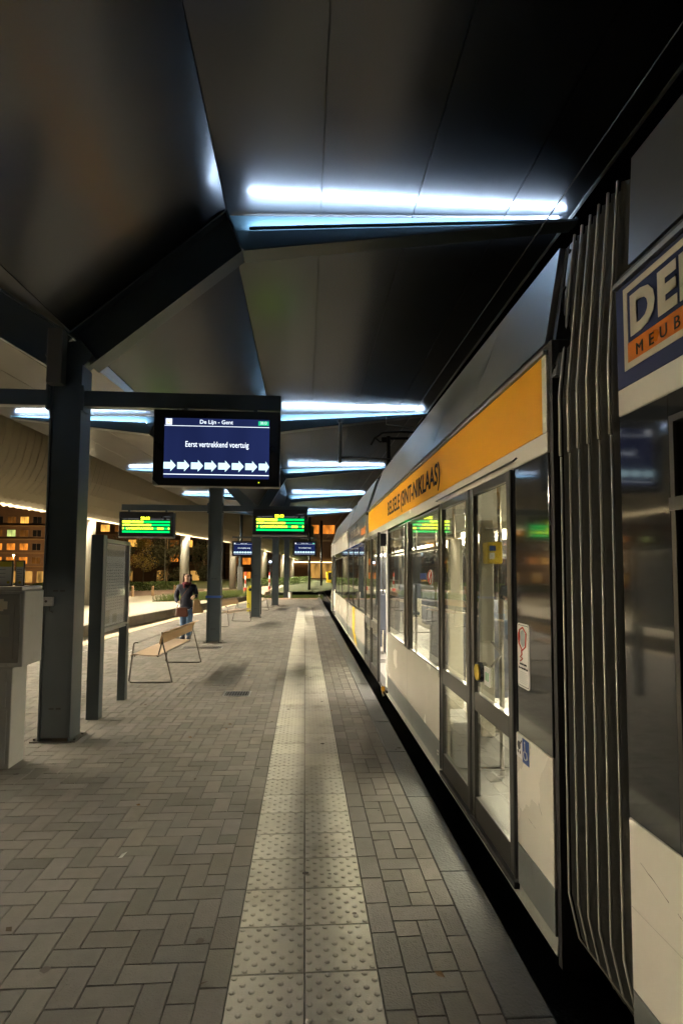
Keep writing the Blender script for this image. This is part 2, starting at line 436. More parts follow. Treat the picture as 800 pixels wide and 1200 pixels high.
# kerb stones, tram side
kb = MB(); y = -5.9
while y < YE:
    kb.t = random.uniform(.88, 1.1)
    kb.hexa([(.754,y+.003,-.33),(.94,y+.003,-.33),(.94,y+.997,-.33),(.754,y+.997,-.33),(.754,y+.003,.002),(.935,y+.003,.0),(.935,y+.997,.0),(.754,y+.997,.002)])
    y += 1.
struct(kb.build('kerb', M['kerb'], tone=True, bevel=.006))
kl = MB()
for i in range(38):
    y0, y1 = -6+i, -5.004+i
    if y1 > YE: y1 = YE
    kl.t = random.uniform(.9, 1.08)
    kl.hexa([(pl(y0)-.01,y0,-.33),(pl(y0)+.29,y0,-.33),(pl(y1)+.29,y1,-.33),(pl(y1)-.01,y1,-.33),(pl(y0)-.01,y0,.004),(pl(y0)+.29,y0,.004),(pl(y1)+.29,y1,.004),(pl(y1)-.01,y1,.004)])
    if y1 >= YE: break
struct(kl.build('platform_edge', M['paleedge'], tone=True, bevel=.008))

# drains in the platform
def grate(name, label, x0, x1, y0, y1, n):
    t = thing(name, label, 'drain', ((x0+x1)/2, (y0+y1)/2, 0))
    f = MB(); w = .02
    f.box(x0, x1, y0, y0+w, -.004, .004); f.box(x0, x1, y1-w, y1, -.004, .004); f.box(x0, x0+w, y0+w, y1-w, -.004, .004); f.box(x1-w, x1, y0+w, y1-w, -.004, .004)
    f.build('rim', M['alu_dull'], t)
    q = MB(); q.box(x0+w, x1-w, y0+w, y1-w, -.005, .0012); q.build('pit', M['blackm'], t)
    s_ = MB()
    for i in range(n):
        xx = lerp(x0+w, x1-w, (i+.5)/n); s_.box(xx-.007, xx+.007, y0+w, y1-w, -.004, .003)
    s_.build('bars', M['rod'], t)
grate('drain_grate', 'small square iron drain grate set in the open paving left of the tactile strip', -1.05, -.70, 7.38, 7.68, 9)
grate('drain_grate', 'wide dark drain grate at the foot of the second steel column', -2.55, -1.70, 11.75, 12.05, 20)
grate('drain_grate', 'wide dark drain grate by the left platform edge behind the timetable board', -4.35, -3.45, 11.3, 11.6, 20)

# left bus lane, retaining kerb, plaza
WL = [(-8, -8.2), (5, -7.2), (13.6, -6.35), (18.9, -5.76), (26.5, -4.62), (31, -3.9), (36, -2.4), (46, 0.6), (60, 4.), (95, 10)]
def wl(y): return interp(WL, y)
rd = MB()
yy = [-8+2*i for i in range(22)]
vs = []
for y in yy: vs += [(wl(y)+.02, y, -.262), ((pl(y)-.012) if y < 33 else .9, y, -.262)]
rd.add(vs, [(2*i, 2*i+1, 2*i+3, 2*i+2) for i in range(len(yy)-1)])
struct(rd.build('road', mat('pale_busway', (.34, .29, .20), .75, 0, .15, 1.5, .2, 60)))
pz = MB(); yz = [-8+3*i for i in range(36)]
vs = []
for y in yz: vs += [(wl(y)-17-max(0, y-40)*.1, y, .05), (wl(y)-.25, y, .05), (wl(y)-17-max(0, y-40)*.1, y, -1.9), ]
pz.add(vs, [(3*i, 3*i+1, 3*i+4, 3*i+3) for i in range(len(yz)-1)]+[(3*i, 3*i+3, 3*i+5, 3*i+2) for i in range(len(yz)-1)])
struct(pz.build('plaza', M['plaza']))
wk = MB(); 
for i in range(44):
    y0, y1 = -8+i, -7.006+i
    wk.hexa([(wl(y0)-.25,y0,-.34),(wl(y0),y0,-.34),(wl(y1),y1,-.34),(wl(y1)-.25,y1,-.34),(wl(y0)-.25,y0,.055),(wl(y0),y0,.055),(wl(y1),y1,.055),(wl(y1)-.25,y1,.055)])
tag(wk.build('retaining_kerb_wall', M['wallkerb'], bevel=.01), 'long weathered concrete kerb wall along the far side of the bus lane', 'kerb wall')
# reddish footway in front of the hedge, and lawns
def sheet(name, pts, z, m, kind='structure'):
    q = MB(); q.add([(x, y, z if not callable(z) else z(x, y)) for x, y in pts], [tuple(range(len(pts)))])
    o = q.build(name, m); o['kind'] = kind; return o
sheet('footway', [(-17, 30.5), (-9.6, 33.2), (-4.2, 42), (-2.5, 46), (-4.2, 47), (-9, 43), (-18, 36)], .054, M['redpave'])
sheet('lawn', [(-20, 37), (-9.2, 44.2), (-4.4, 53), (-1.2, 64), (-1.2, 90), (-9, 90), (-24, 60)], .058, M['lawn'])
sheet('lawn', [(-2.2, 40), (1.0, 40), (6, 60), (9, 88), (-.5, 88), (-2.0, 56)], .054, M['lawn'])

# track bed under the tram
tb = MB(); tb.box(.945, 6., -8, YE+20, -.42, -.29); struct(tb.build('track_bed', M['track']))
for x in (1.62, 2.70):
    rl = MB(); rl.box(x-.035, x+.035, -8, YE+20, -.29, -.24); struct(rl.build('rail', M['rail']))

# ------------------------------------------------------------------ canopy frames
FY = [-1.3, 5.65, 12.77, 19.25, 25.49, 32.25]
FXC = [-2.70, -2.36, -2.03, -1.66, -1.33, -1.05]
FXL = [-5.0, -4.2, -3.38, -2.90, -2.45, -2.05]
zeE = lambda y: 5.50-.0138*(y-5.)            # ceiling at the right edge
zeK = lambda y: zeE(y)-.13                   # at the right fold
zeV = lambda y: 4.02-.0125*(y-5.67)          # valley
zeL = lambda y: 5.16-.0030*(y-12.6)          # left fold
zeT = lambda y: zeL(y)-.07                   # left edge
XE, XK = 2.83, -.845
xc = lambda y: interp(list(zip(FY, FXC)), y)
xl = lambda y: interp(list(zip(FY, FXL)), y)
xle = lambda y: -7.80+.074*y
FL = ['steel column frame behind the camera, at the near end of the row',
      'nearest steel column frame, its arms forking just behind the ticket machine and timetable board',
      'second steel column frame, the one standing beside the woman in the dark jacket',
      'third steel column frame, the one with the yellow ticket post at its foot',
      'fourth steel column frame, carrying two small blue screens on its crossbar',
      'farthest steel column frame at the end of the platform']
for k in range(6):
    Y, X0 = FY[k], FXC[k]
    t = thing('canopy_frame', FL[k], 'canopy frame', (X0, Y, 0), 'steel column frames holding up the station canopy')
    hw, hd = .15, .125
    zt = zeV(Y)-.36
    c = MB()
    c.box(X0-hw, X0-hw+.022, Y-hd, Y+hd, 0, zt); c.box(X0+hw-.022, X0+hw, Y-hd, Y+hd, 0, zt)
    c.box(X0-hw+.022, X0+hw-.022, Y-hd+.014, Y+hd-.014, .03, zt-.01)
    c.build('column', M['steel'], t, bevel=.004)
    for zz in (.3, 1.42):
        for dx in (-.055, .01): MB().box(X0+dx, X0+dx+.045, Y-hd+.011, Y-hd+.016, zz, zz+.016).build('cable_slot', M['blackm'], t)
    bp = MB(); bp.box(X0-hw-.06, X0+hw+.06, Y-hd-.02, Y+hd+.02, -.004, .010); bp.build('base_plate', M['rod'], t)
    for sx in (-1, 1):
        for sy in (-1, 1): MB().cyl((X0+sx*(hw+.035), Y+sy*(hd-.03), -.004), (X0+sx*(hw+.035), Y+sy*(hd-.03), .028), .012, None, 6).build('anchor_bolt', M['rod'], t)
    head = MB(); head.prism([(X0-hw+.02, zt-.02), (X0+hw-.02, zt-.02), (X0+hw+.08, zt+.10), (X0+hw-.03, zeV(Y)-.1), (X0, zeV(Y)-.12), (X0-hw+.03, zeV(Y)-.1), (X0-hw-.08, zt+.10)], 'y', Y-.09, Y+.09)
    head.build('column_head', M['steel'], t, bevel=.005)
    for sgn in (1, -1):
        XKk = XK if sgn > 0 else xl(Y); zk = zeK(Y) if sgn > 0 else zeL(Y)
        XT = XE+.05 if sgn > 0 else xle(Y)+.25; ztip = zeE(Y) if sgn > 0 else zeT(Y)
        dep = .44 if k < 3 else .36
        # arm : I section following the sloping panel
        a = MB(); hx = X0+sgn*.10
        lo0, lo1 = Vector((X0+sgn*.22, 0, zt+.02)), Vector((XKk+sgn*.17, 0, zk-dep))
        up0, up1 = Vector((X0+sgn*.0, 0, zeV(Y)-.03)), Vector((XKk+sgn*.0, 0, zk-.03))
        a.prism([(up0.x, up0.z), (up1.x, up1.z), (lo1.x, lo1.z), (lo0.x, lo0.z)], 'y', Y-.012, Y+.012)
        d = (lo1-lo0).normalized(); nrm = Vector((-d.z, 0, d.x))*sgn
        th = .022
        a.prism([(lo0.x, lo0.z), (lo1.x, lo1.z), (lo1.x-nrm.x*th*0, lo1.z-th), (lo0.x, lo0.z-th)], 'y', Y-.11, Y+.11)
        e0, e1 = up0, up1
        a.prism([(e0.x, e0.z), (e1.x, e1.z), (e1.x+sgn*.002, e1.z-th), (e0.x+sgn*.002, e0.z-th)], 'y', Y-.11, Y+.11)
        # stiffener plate at the fold
        a.prism([(up1.x-sgn*.012, up1.z), (up1.x+sgn*.012, up1.z), (lo1.x+sgn*.012, lo1.z), (lo1.x-sgn*.012, lo1.z)], 'y', Y-.108, Y+.108)
        a.build('arm', M['steel'], t)
        # tapered beam
        bm = MB(); zt_lo = ztip-.07
        bm.prism([(up1.x+sgn*.014, up1.z), (XT, ztip-.03), (XT, zt_lo), (lo1.x+sgn*.014, lo1.z)], 'y', Y-.011, Y+.011)
        bm.build('tapered_beam', M['steel_led_tint'], t)
        fl = MB()
        fl.prism([(lo1.x+sgn*.014, lo1.z), (XT, zt_lo), (XT, zt_lo-.02), (lo1.x+sgn*.014, lo1.z-.022)], 'y', Y-.11, Y+.11)
        fl.build('lower_flange', M['steel'], t)
        ef = MB()
        ef.box(min(XT, XT+sgn*.015), max(XT, XT+sgn*.015), Y-.06, Y+.06, zt_lo-.02, ztip-.02); ef.build('end_plate', M['steel'], t)
        # LED profile both sides of the web
        xs0, xs1 = XKk+sgn*.24, XT-sgn*.12
        def zl(x):
            u = (x-XKk)/(XT-XKk); return lerp(zk-.215, ztip-.075, u)
        for sy in (-1, 1):
            ya, yb = (Y-.098, Y-.058) if sy < 0 else (Y+.058, Y+.098)
            h_ = MB()
            h_.hexa([(xs0,ya,zl(xs0)-.010),(xs1,ya,zl(xs1)-.010),(xs1,yb,zl(xs1)-.010),(xs0,yb,zl(xs0)-.010),(xs0,ya,zl(xs0)),(xs1,ya,zl(xs1)),(xs1,yb,zl(xs1)),(xs0,yb,zl(xs0))])
            for q0, q1 in ((ya, ya+.003), (yb-.003, yb)):
                h_.hexa([(xs0,q0,zl(xs0)),(xs1,q0,zl(xs1)),(xs1,q1,zl(xs1)),(xs0,q1,zl(xs0)),(xs0,q0,zl(xs0)+.006),(xs1,q0,zl(xs1)+.006),(xs1,q1,zl(xs1)+.006),(xs0,q1,zl(xs0)+.006)])
            ho = h_.build('led_profile', M['steel_led_tint'], t)
            l_ = MB()
            l_.quad((xs0,ya+.011,zl(xs0)+.003),(xs1,ya+.011,zl(xs1)+.003),(xs1,yb-.011,zl(xs1)+.003),(xs0,yb-.011,zl(xs0)+.003))
            if sgn < 0: l_.f = [list(reversed(q)) for q in l_.f]
            l_.build('led_strip', M['led'], ho)
    # crossbar that carries the displays
    if k in (1, 2, 4):
        x0, x1, z0, z1 = {1: (-4.5, -.255, 3.24, 3.395), 2: (-4.10, .055, 2.95, 3.085), 4: (-3.30, .53, 3.045, 3.13)}[k]
        cb = MB(); cb.box(x0, X0-hw, Y-.13, Y-.02, z0, z1); cb.box(X0+hw, x1, Y-.13, Y-.02, z0, z1)
        cb.box(X0-hw-.03, X0-hw, Y-.15, Y+.0, z0-.05, z1+.05); cb.box(X0+hw, X0+hw+.03, Y-.15, Y+.0, z0-.05, z1+.05)
        cb.build('crossbar', M['steel'], t, bevel=.005)
    if k == 1:
        q = MB(); q.box(-2.50, -2.36, Y-hd-.12, Y-hd-.002, 3.43, 3.97); q.build('cable_duct', mat('duct_grey', (.085, .082, .075), .5, .3), t, bevel=.006)
        q = MB(); q.box(-2.487, -2.395, Y-hd-.055, Y-hd-.002, 1.285, 1.37); qb = q.build('junction_box', M['machine'], t, bevel=.004)
        q = MB(); q.cyl((-2.447, Y-hd-.055, 1.33), (-2.447, Y-hd-.063, 1.33), .012, None, 10); q.build('lock', M['rod'], qb)
        q = MB(); q.tube([(-2.43, Y-hd-.02, 1.285), (-2.43, Y-hd-.02, 1.24), (-2.41, Y-hd+.01, 1.22)], .006, 6); q.build('cable', M['rubber'], qb)
    if k == 2:
        q = MB(); q.box(X0-hw-.02, X0+hw+.02, Y-hd-.02, Y+hd+.02, 1.0, 1.05); q.build('clamp_band', M['bluep'], t)

# ------------------------------------------------------------------ canopy ceiling
can = thing('station_canopy', 'long folded satin metal ceiling roofing the whole platform', 'canopy', (-2, 12, 5))
YS = [-5.5]+[-5.5+1.25*i for i in range(1, 32)]
YS = [y for y in YS if y < 33.6]+[33.6]
def panel(name, fa, fb, za, zb):
    q = MB(); n = len(YS)
    nsub = 4
    vs = []
    for y in YS:
        for i in range(nsub+1):
            u = i/nsub; vs.append((lerp(fa(y), fb(y), u), y, lerp(za(y), zb(y), u)))
    m_ = nsub+1; N0 = len(vs)
    vs = vs+[(x, y, z+.025) for x, y, z in vs]
    fs = [(j*m_+i, (j+1)*m_+i, (j+1)*m_+i+1, j*m_+i+1) for j in range(n-1) for i in range(nsub)]
    fs += [tuple(N0+v for v in reversed(f_)) for f_ in fs]
    for j in range(n-1):
        fs += [(j*m_, N0+j*m_, N0+(j+1)*m_, (j+1)*m_), (j*m_+nsub, (j+1)*m_+nsub, N0+(j+1)*m_+nsub, N0+j*m_+nsub)]
    q.add(vs, fs)
    o = q.build(name, M['ceiling'], can)
    return o
zr = lambda x: (lambda y: lerp(zeK(y), zeE(y), (x-XK)/(XE-XK)))
edges = [XK, .13, 1.11, 2.11, XE]
for a_, b_ in zip(edges[:-1], edges[1:]):
    g0, g1 = a_+.005, b_-.005
    panel('ceiling_panel', lambda y, g1=g1: g1, lambda y, g0=g0: g0, zr(g1), zr(g0))
panel('sloping_panel', lambda y: XK-.006, lambda y: xc(y)+.006, lambda y: zeK(y)-.004, zeV)
panel('sloping_panel', lambda y: xc(y)-.006, lambda y: xl(y)+.006, zeV, lambda y: zeL(y)-.004)
for i in range(4):
    u0, u1 = i/4, (i+1)/4
    panel('ceiling_panel', lambda y, u0=u0: lerp(xl(y), xle(y), u0)-.005, lambda y, u1=u1: lerp(xl(y), xle(y), u1)+.005,
          lambda y, u0=u0: lerp(zeL(y), zeT(y), u0), lambda y, u1=u1: lerp(zeL(y), zeT(y), u1))
# roof deck above and edge fascias
dk = MB(); ring = []
for y in YS: ring += [(xle(y)-.02, y, zeT(y)+.06), (xl(y), y, zeL(y)+.06), (xc(y), y, zeV(y)+.06), (XK, y, zeK(y)+.06), (XE+.02, y, zeE(y)+.06),
                      (XE+.02, y, zeE(y)+.32), (xle(y)-.02, y, zeT(y)+.42)]
n = len(YS)
dk.add(ring, [(j*7+i, j*7+(i+1) % 7, (j+1)*7+(i+1) % 7, (j+1)*7+i) for j in range(n-1) for i in range(7)]+[tuple(range(7)), tuple((n-1)*7+i for i in range(6, -1, -1))])
dk.build('roof_deck', M['roofdark'], can)
et = MB()
for j in range(n-1):
    y0, y1 = YS[j], YS[j+1]
    et.hexa([(XE+.002,y0,zeE(y0)-.012),(XE+.03,y0,zeE(y0)-.012),(XE+.03,y1,zeE(y1)-.012),(XE+.002,y1,zeE(y1)-.012),(XE+.002,y0,zeE(y0)+.05),(XE+.03,y0,zeE(y0)+.05),(XE+.03,y1,zeE(y1)+.05),(XE+.002,y1,zeE(y1)+.05)])
et.build('edge_trim', M['alu_dull'], can)

# ------------------------------------------------------------------ displays
def blue_screen(label, x0, x1, z0, z1, yf, zbar, wires=False):
    t = thing('info_screen', label, 'screen', ((x0+x1)/2, yf, z0), 'blue passenger information screens hanging above the platform')
    w, h = x1-x0, z1-z0
    c = MB(); c.box(x0, x1, yf, yf+.14, z0, z1); c.build('casing', M['black'], t, bevel=.008)
    br = MB()
    for u in (.245, .80): br.box(x0+u*w-.02, x0+u*w+.02, yf+.03, yf+.08, z1, zbar)
    br.build('hanger', M['steel'], t)
    if wires:
        q = MB(); q.tube([(x0+.17*w, yf+.06, z1), (x0+.19*w, yf+.06, z1+.05), (x0+.235*w, yf+.05, zbar-.03)], .006, 6); q.build('cable', M['rubber'], t)
    sx0, sx1 = x0+.087*w, x0+.915*w; sz0, sz1 = z0+.10*h, z0+.89*h
    d = MB(); d.quad((sx0, yf-.003, sz0), (sx1, yf-.003, sz0), (sx1, yf-.003, sz1), (sx0, yf-.003, sz1)); d.build('display', M['scr_bg'], t)
    sw, sh = sx1-sx0, sz1-sz0; yl = yf-.006
    ln = MB()
    for v, th in ((.865, .008), (.055, .012)): ln.box(sx0, sx1, yl, yf-.0035, sz0+v*sh, sz0+(v+th)*sh)
    ln.build('rule', M['scr_txt'], t)
    X, Z = (1, 0, 0), (0, 0, 1)
    text('lettering', 'De Lijn - Gent', .055*h/.745, M['scr_txt'], t, ((sx0+sx1)/2-.01*sw, yl, sz0+.91*sh), X, Z, None, 'CENTER', bold=.0002)
    text('lettering', 'Eerst vertrekkend voertuig', .079*h/.745, M['scr_txt'], t, ((sx0+sx1)/2, yl, sz0+.52*sh), X, Z, .60*sw, 'CENTER', bold=.0003)
    ar = MB(); aw = sw/7.65
    for i in range(8):
        ax = sx0+i*aw*.985; zc = sz0+.205*sh; e = min(ax+.86*aw, sx1); hh = .095*sh; sh_ = .055*sh; nk = ax+.50*aw
        if i == 7: e = sx1
        ar.prism([(ax, zc-sh_), (nk, zc-sh_), (nk, zc-hh), (e, zc-.004), (e, zc+.004), (nk, zc+hh), (nk, zc+sh_), (ax, zc+sh_)], 'y', yl-.001, yf-.0036)
    ar.build('arrow_row', M['scr_arrow'], t)
    ic = MB(); ic.box(sx0+.012*sw, sx0+.070*sw, yl, yf-.0035, sz0+.885*sh, sz0+.985*sh); ico = ic.build('icon', M['scr_txt'], t)
    text('mark', 'L', .05*h/.745, M['scr_icon'], ico, (sx0+.028*sw, yl-.001, sz0+.91*sh), X, Z, bold=.002)
    gr = MB(); gr.box(sx0+.892*sw, sx0+.992*sw, yl, yf-.0035, sz0+.90*sh, sz0+.972*sh); gro = gr.build('clock_field', M['scr_green'], t)
    text('lettering', '20:13', .038*h/.745, M['scr_txt'], gro, (sx0+.912*sw, yl-.001, sz0+.92*sh), X, Z, .06*sw)
    st = MB(); st.disc((x0+.835*w, yf-.002, z0+.055*h), (1,0,0), (0,0,1), .007, 8); st.build('standby_light', M['standby'], t)
    cn = MB(); cn.prism([(x0+.002, z0+.002), (x0+.06, z0+.002), (x0+.002, z0+.06)], 'y', yf-.002, yf-.0005); cn.build('corner_sticker', M['alu_dull'], t)
    return t
blue_screen('large blue screen with a row of white arrows hanging from the nearest column frame', -1.495, -.258, 2.46, 3.215, FY[1]-.17, 3.24, True)
blue_screen('small distant blue screen hanging right of the fourth column', -.56, .536, 2.255, 2.95, FY[4]-.17, 3.05)
blue_screen('small distant blue screen hanging left of the fourth column, partly behind the third', -3.30, -2.20, 2.225, 2.92, FY[4]-.17, 3.05)

def green_board(label, x0, x1, z0, z1, yf, zbar):
    t = thing('departure_board', label, 'departure board', ((x0+x1)/2, yf, z0), 'green dot matrix departure boards')
    w, h = x1-x0, z1-z0
    c = MB(); c.box(x0, x1, yf, yf+.24, z0, z1); c.build('casing', M['black'], t, bevel=.008)
    tr = MB(); tr.box(x0-.008, x1+.008, yf+.03, yf+.2, z0-.03, z0-.001); tr.build('lower_trim', M['alu_dull'], t)
    br = MB()
    for u in (.17, .86): br.box(x0+u*w-.025, x0+u*w+.025, yf+.05, yf+.10, z1, zbar)
    br.build('hanger', M['steel'], t)
    X, Z = (1, 0, 0), (0, 0, 1); yl = yf-.003
    a0, a1 = x0+.065*w, x0+.94*w
    for v in (.555, .425, .285, .15):
        q = MB(); q.box(a0, a1, yl, yf-.0005, z0+v*h, z0+(v+.078)*h); q.build('text_row', M['gl_green'], t)
    s = .105*h
    text('lettering', '20:13', .15*h, M['gl_yel'], t, (x0+.40*w, yl, z0+.69*h), X, Z, .165*w, bold=.004)
    text('lettering', 'MEERES CENTRUM', s, M['gl_yel'], t, (a0, yl-.002, z0+.557*h), X, Z, .385*w, bold=.003)
    text('lettering', '4 TGT LANGESTRATEN', s, M['gl_yel'], t, (a0, yl-.002, z0+.427*h), X, Z, .53*w, bold=.003)
    text('lettering', '9   LANGESTRAATKAAI     20:21     9', s, M['gl_yel'], t, (a0, yl-.002, z0+.287*h), X, Z, .87*w, bold=.003)
    text('heading', 'LIJN  BESTEMMING', .055*h, M['gl_white'], t, (a0+.02*w, yl, z0+.685*h), X, Z, .29*w)
    text('heading', 'DOORKOMSTTIJD', .055*h, M['gl_white'], t, (x0+.58*w, yl, z0+.685*h), X, Z, .25*w)
    text('heading', 'MIN', .055*h, M['gl_white'], t, (x0+.875*w, yl, z0+.685*h), X, Z, .06*w)
    text('heading', 'PERRON', .035*h, M['gl_white'], t, (x0+.83*w, yl, z0+.80*h), X, Z, .10*w)
green_board('green and yellow departure board hanging left of the second column, above the woman', -4.11, -2.93, 2.36, 2.905, FY[2]-.25, 2.95)
green_board('green and yellow departure board hanging right of the second column, nearer the tram', -1.175, .045, 2.425, 3.0, FY[2]-.25, 2.95)
for o in bpy.data.objects: pass

# ------------------------------------------------------------------ the tram
tram = thing('tram', 'long cream and orange articulated tram with dark window band standing at the platform', 'tram', (2.25, 10, -.3))
XS, XR = 1.10, 3.40
ZG, ZW, ZB, ZU, ZO, ZT = .06, .262, .818, 2.19, 2.285, 2.645
def P(mb, name, m, **k): return mb.build(name, m, tram, **k)
def gaps(y0, y1, ops):
    out = []; c = y0
    for a, b in sorted(ops):
        if a > c+1e-4: out.append((c, a))
        c = max(c, b)
    if c < y1: out.append((c, y1))
    return out
def section(y0, y1, doors, wins, band, fair=True, lit=True, fy=None):
    # outer skin
    for a, b in gaps(y0, y1, doors):
        P(MB().box(XS, XS+.05, a, b, ZG, ZW-.001), 'skirt_panel', M['grey'], bevel=.004)
        P(MB().box(XS, XS+.05, a, b, ZW+.001, ZB-.001), 'lower_panel', M['white'], bevel=.004)
    ops = doors+[(w[0], w[1]) for w in wins]
    for a, b in gaps(y0, y1, ops): P(MB().box(XS+.002, XS+.05, a, b, ZB+.001, ZU-.001), 'window_band', M['darkpanel'], bevel=.003)
    for a, b, zl_, zh in wins:
        if zl_ > ZB+.005: P(MB().box(XS+.002, XS+.05, a, b, ZB+.001, zl_), 'window_sill', M['darkpanel'])
        if zh < ZU-.005: P(MB().box(XS+.002, XS+.05, a, b, zh, ZU-.001), 'window_header', M['darkpanel'])
    q = MB(); q.box(XS, XS+.05, y0, y1, ZU+.001, ZO-.001); P(q, 'cantrail', M['white'], bevel=.003)
    q = MB(); q.box(XS+.001, XS+.05, y0+(.05 if lit else 0), y1-(.05 if lit else 0), ZO+.001, ZT); P(q, 'destination_band', band)
    for a, b in ((y0, y0+.048), (y1-.048, y1)) if lit else (): P(MB().box(XS, XS+.05, a, b, ZO+.001, ZT), 'band_end', M['white'])
    q = MB(); q.box(XS+.012, XS+.08, y0, y1, ZT+.002, 2.70); P(q, 'gutter', M['sash'])
    q = MB(); q.box(XS-.012, XS+.010, y0, y1, ZT+.004, ZT+.022); P(q, 'drip_rail', M['alu_dull'])
    # roof + fairing
    f0, f1 = fy if fy else (y0+.03, y1-.03)
    n = max(1, round((f1-f0)/1.15))
    q = MB()
    for i in range(n):
        a = lerp(f0, f1, i/n)+(.003 if i else 0); b = lerp(f0, f1, (i+1)/n)-.003
        da = .32 if i == 0 else 0; db = .34 if (not lit and i == n-1) else 0
        q.hexa([(XS+.01,a,2.71),(XS+.05,a,2.71),(XS+.05,b,2.71),(XS+.01,b,2.71),(1.345,a+da,3.375),(1.385,a+da,3.375),(1.385,b+db,3.375),(1.345,b+db,3.375)])
    P(q, 'roof_fairing', M['alu'])
    q = MB(); q.box(1.39, 3.12, y0+.4, y1-.1, 3.25, 3.36); q.box(XS+.06, XR-.06, y0, y1, 2.46, 2.70); P(q, 'roof', M['roofdark'])
    # far side, floor, ceiling
    q = MB(); q.box(XR-.05, XR, y0, y1, ZG, ZB); q.box(XR-.05, XR, y0, y1, ZU, 2.70); P(q, 'far_side_wall', M['inner'])
    q = MB(); q.box(XR-.04, XR-.01, y0, y1, ZB+.002, ZU-.002); P(q, 'far_side_window', M['wdark'])
    q = MB(); q.box(XS+.055, XR-.055, y0, y1, -.06, .045); P(q, 'floor', M['innerfloor'])
    q = MB(); q.box(XS+.06, XR-.06, y0, y1, 2.36, 2.45); P(q, 'inner_ceiling', M['inner'])
    q = MB()
    for a, b in gaps(y0, y1, doors): q.box(XS+.055, XS+.075, a, b, .05, ZB-.02)
    P(q, 'inner_lining', M['inner'])
    # under-skirt ledge
    q = MB(); q.prism([(XS+.012, ZG-.004), (XS+.05, ZG-.004), (XS+.10, -.02), (XS+.006, -.02)], 'y', y0, y1); P(q, 'lower_ledge', M['ledge'])
    q = MB(); q.box(XS+.15, XR-.15, y0+.1, y1-.1, -.2, -.065); P(q, 'underframe', M['blackm'])
    if lit:
        P(MB().box(2.93, 3.30, y0+.25, y1-.25, 2.335, 2.358), 'ceiling_lamp', M['tubewarm'])
        P(MB().box(2.85, 2.89, y0+.05, y1-.05, 2.25, 2.358), 'lamp_shield', M['inner'])  # added lip that screens the lamp from the camera

def pane(y0, y1, z0, z1, x=XS+.012, parent=None, name='window', m=None, fr=.02):
    f = MB(); t_ = fr
    f.box(x-.010, x+.02, y0, y0+t_, z0, z1); f.box(x-.010, x+.02, y1-t_, y1, z0, z1)
    f.box(x-.010, x+.02, y0+t_, y1-t_, z0, z0+t_); f.box(x-.010, x+.02, y0+t_, y1-t_, z1-t_, z1)
    o = f.build(name, M['sash'], parent or tram)
    q = MB(); q.box(x, x+.004, y0+t_, y1-t_, z0+t_, z1-t_); q.build('pane', m or M['glass'], o)
    return o

def leaf(y0, y1, dx=0., btn=False, zlo=.075, split=True, low=True):
    x0, x1 = XS-.008-dx, XS+.03-dx
    z0, z1 = zlo, ZU-.004
    f = MB(); s_ = .075
    ga, gb = y0+s_, y1-s_
    if low: holes = [(.215, .755), (.87, 2.135)]
    else: holes = [(.30, 2.10)]
    f.box(x0, x1, y0, ga, z0, z1); f.box(x0, x1, gb, y1, z0, z1)
    c = z0
    for a, b in holes: f.box(x0+.002, x1, ga, gb, c, a); c = b
    f.box(x0+.002, x1, ga, gb, c, z1)
    o = f.build('door', M['sash'], tram, bevel=.005)
    for a, b in holes:
        q = MB(); q.box(x0+.012, x0+.016, ga-.005, gb+.005, a-.005, b+.005); q.build('pane', M['glass'], o)
    q = MB(); q.box(x0-.004, x0+.01, y0-.006, y0+.012, z0, z1); q.box(x0-.004, x0+.01, y1-.012, y1+.006, z0, z1); q.build('rubber_edge', M['rubber'], o)
    if btn:
        q = MB(); q.cyl((x0-.012, 3.437, 1.015), (x0+.012, 3.437, 1.015), .062, None, 20); q.build('button_ring', M['black'], o)
        q = MB(); q.cyl((x0-.02, 3.437, 1.015), (x0-.011, 3.437, 1.015), .050, None, 20); q.build('door_button', M['yellow'], o)
        q = MB(); q.box(x0+.004, x0+.0105, 3.26, 3.36, .955, 1.065); q.build('door_sticker', M['whitep'], o)
        q = MB(); q.box(x0+.003, x0+.0045, 3.285, 3.30, .985, 1.035); q.box(x0+.003, x0+.0045, 3.32, 3.335, .985, 1.035); q.build('sticker_print', M['greenp'], o)
    return o

# near section (cab side, dark, mostly beyond the frame)
section(-6., 1.862, [], [(-1.6, 1.60, .86, 2.12)], M['navy'], lit=False, fy=(-5.97, 1.80))
pane(-1.6, 1.60, .86, 2.12)
q = MB(); q.box(XS-.004, XS+.012, -1.6, 1.6, 1.83, 1.87); P(q, 'window_bar', M['sash'])
q = MB(); q.box(1.9, 2.3, .9, 1.55, .3, 1.75); P(q, 'cab_equipment', M['bluep'], bevel=.02)
# main section
D1 = (2.86, 4.47); D2 = (7.36, 9.60)
section(2.44, 9.62, [D1, D2], [(4.52, 7.32, .80, 2.17)], M['orange'], fy=(2.47, 9.58))
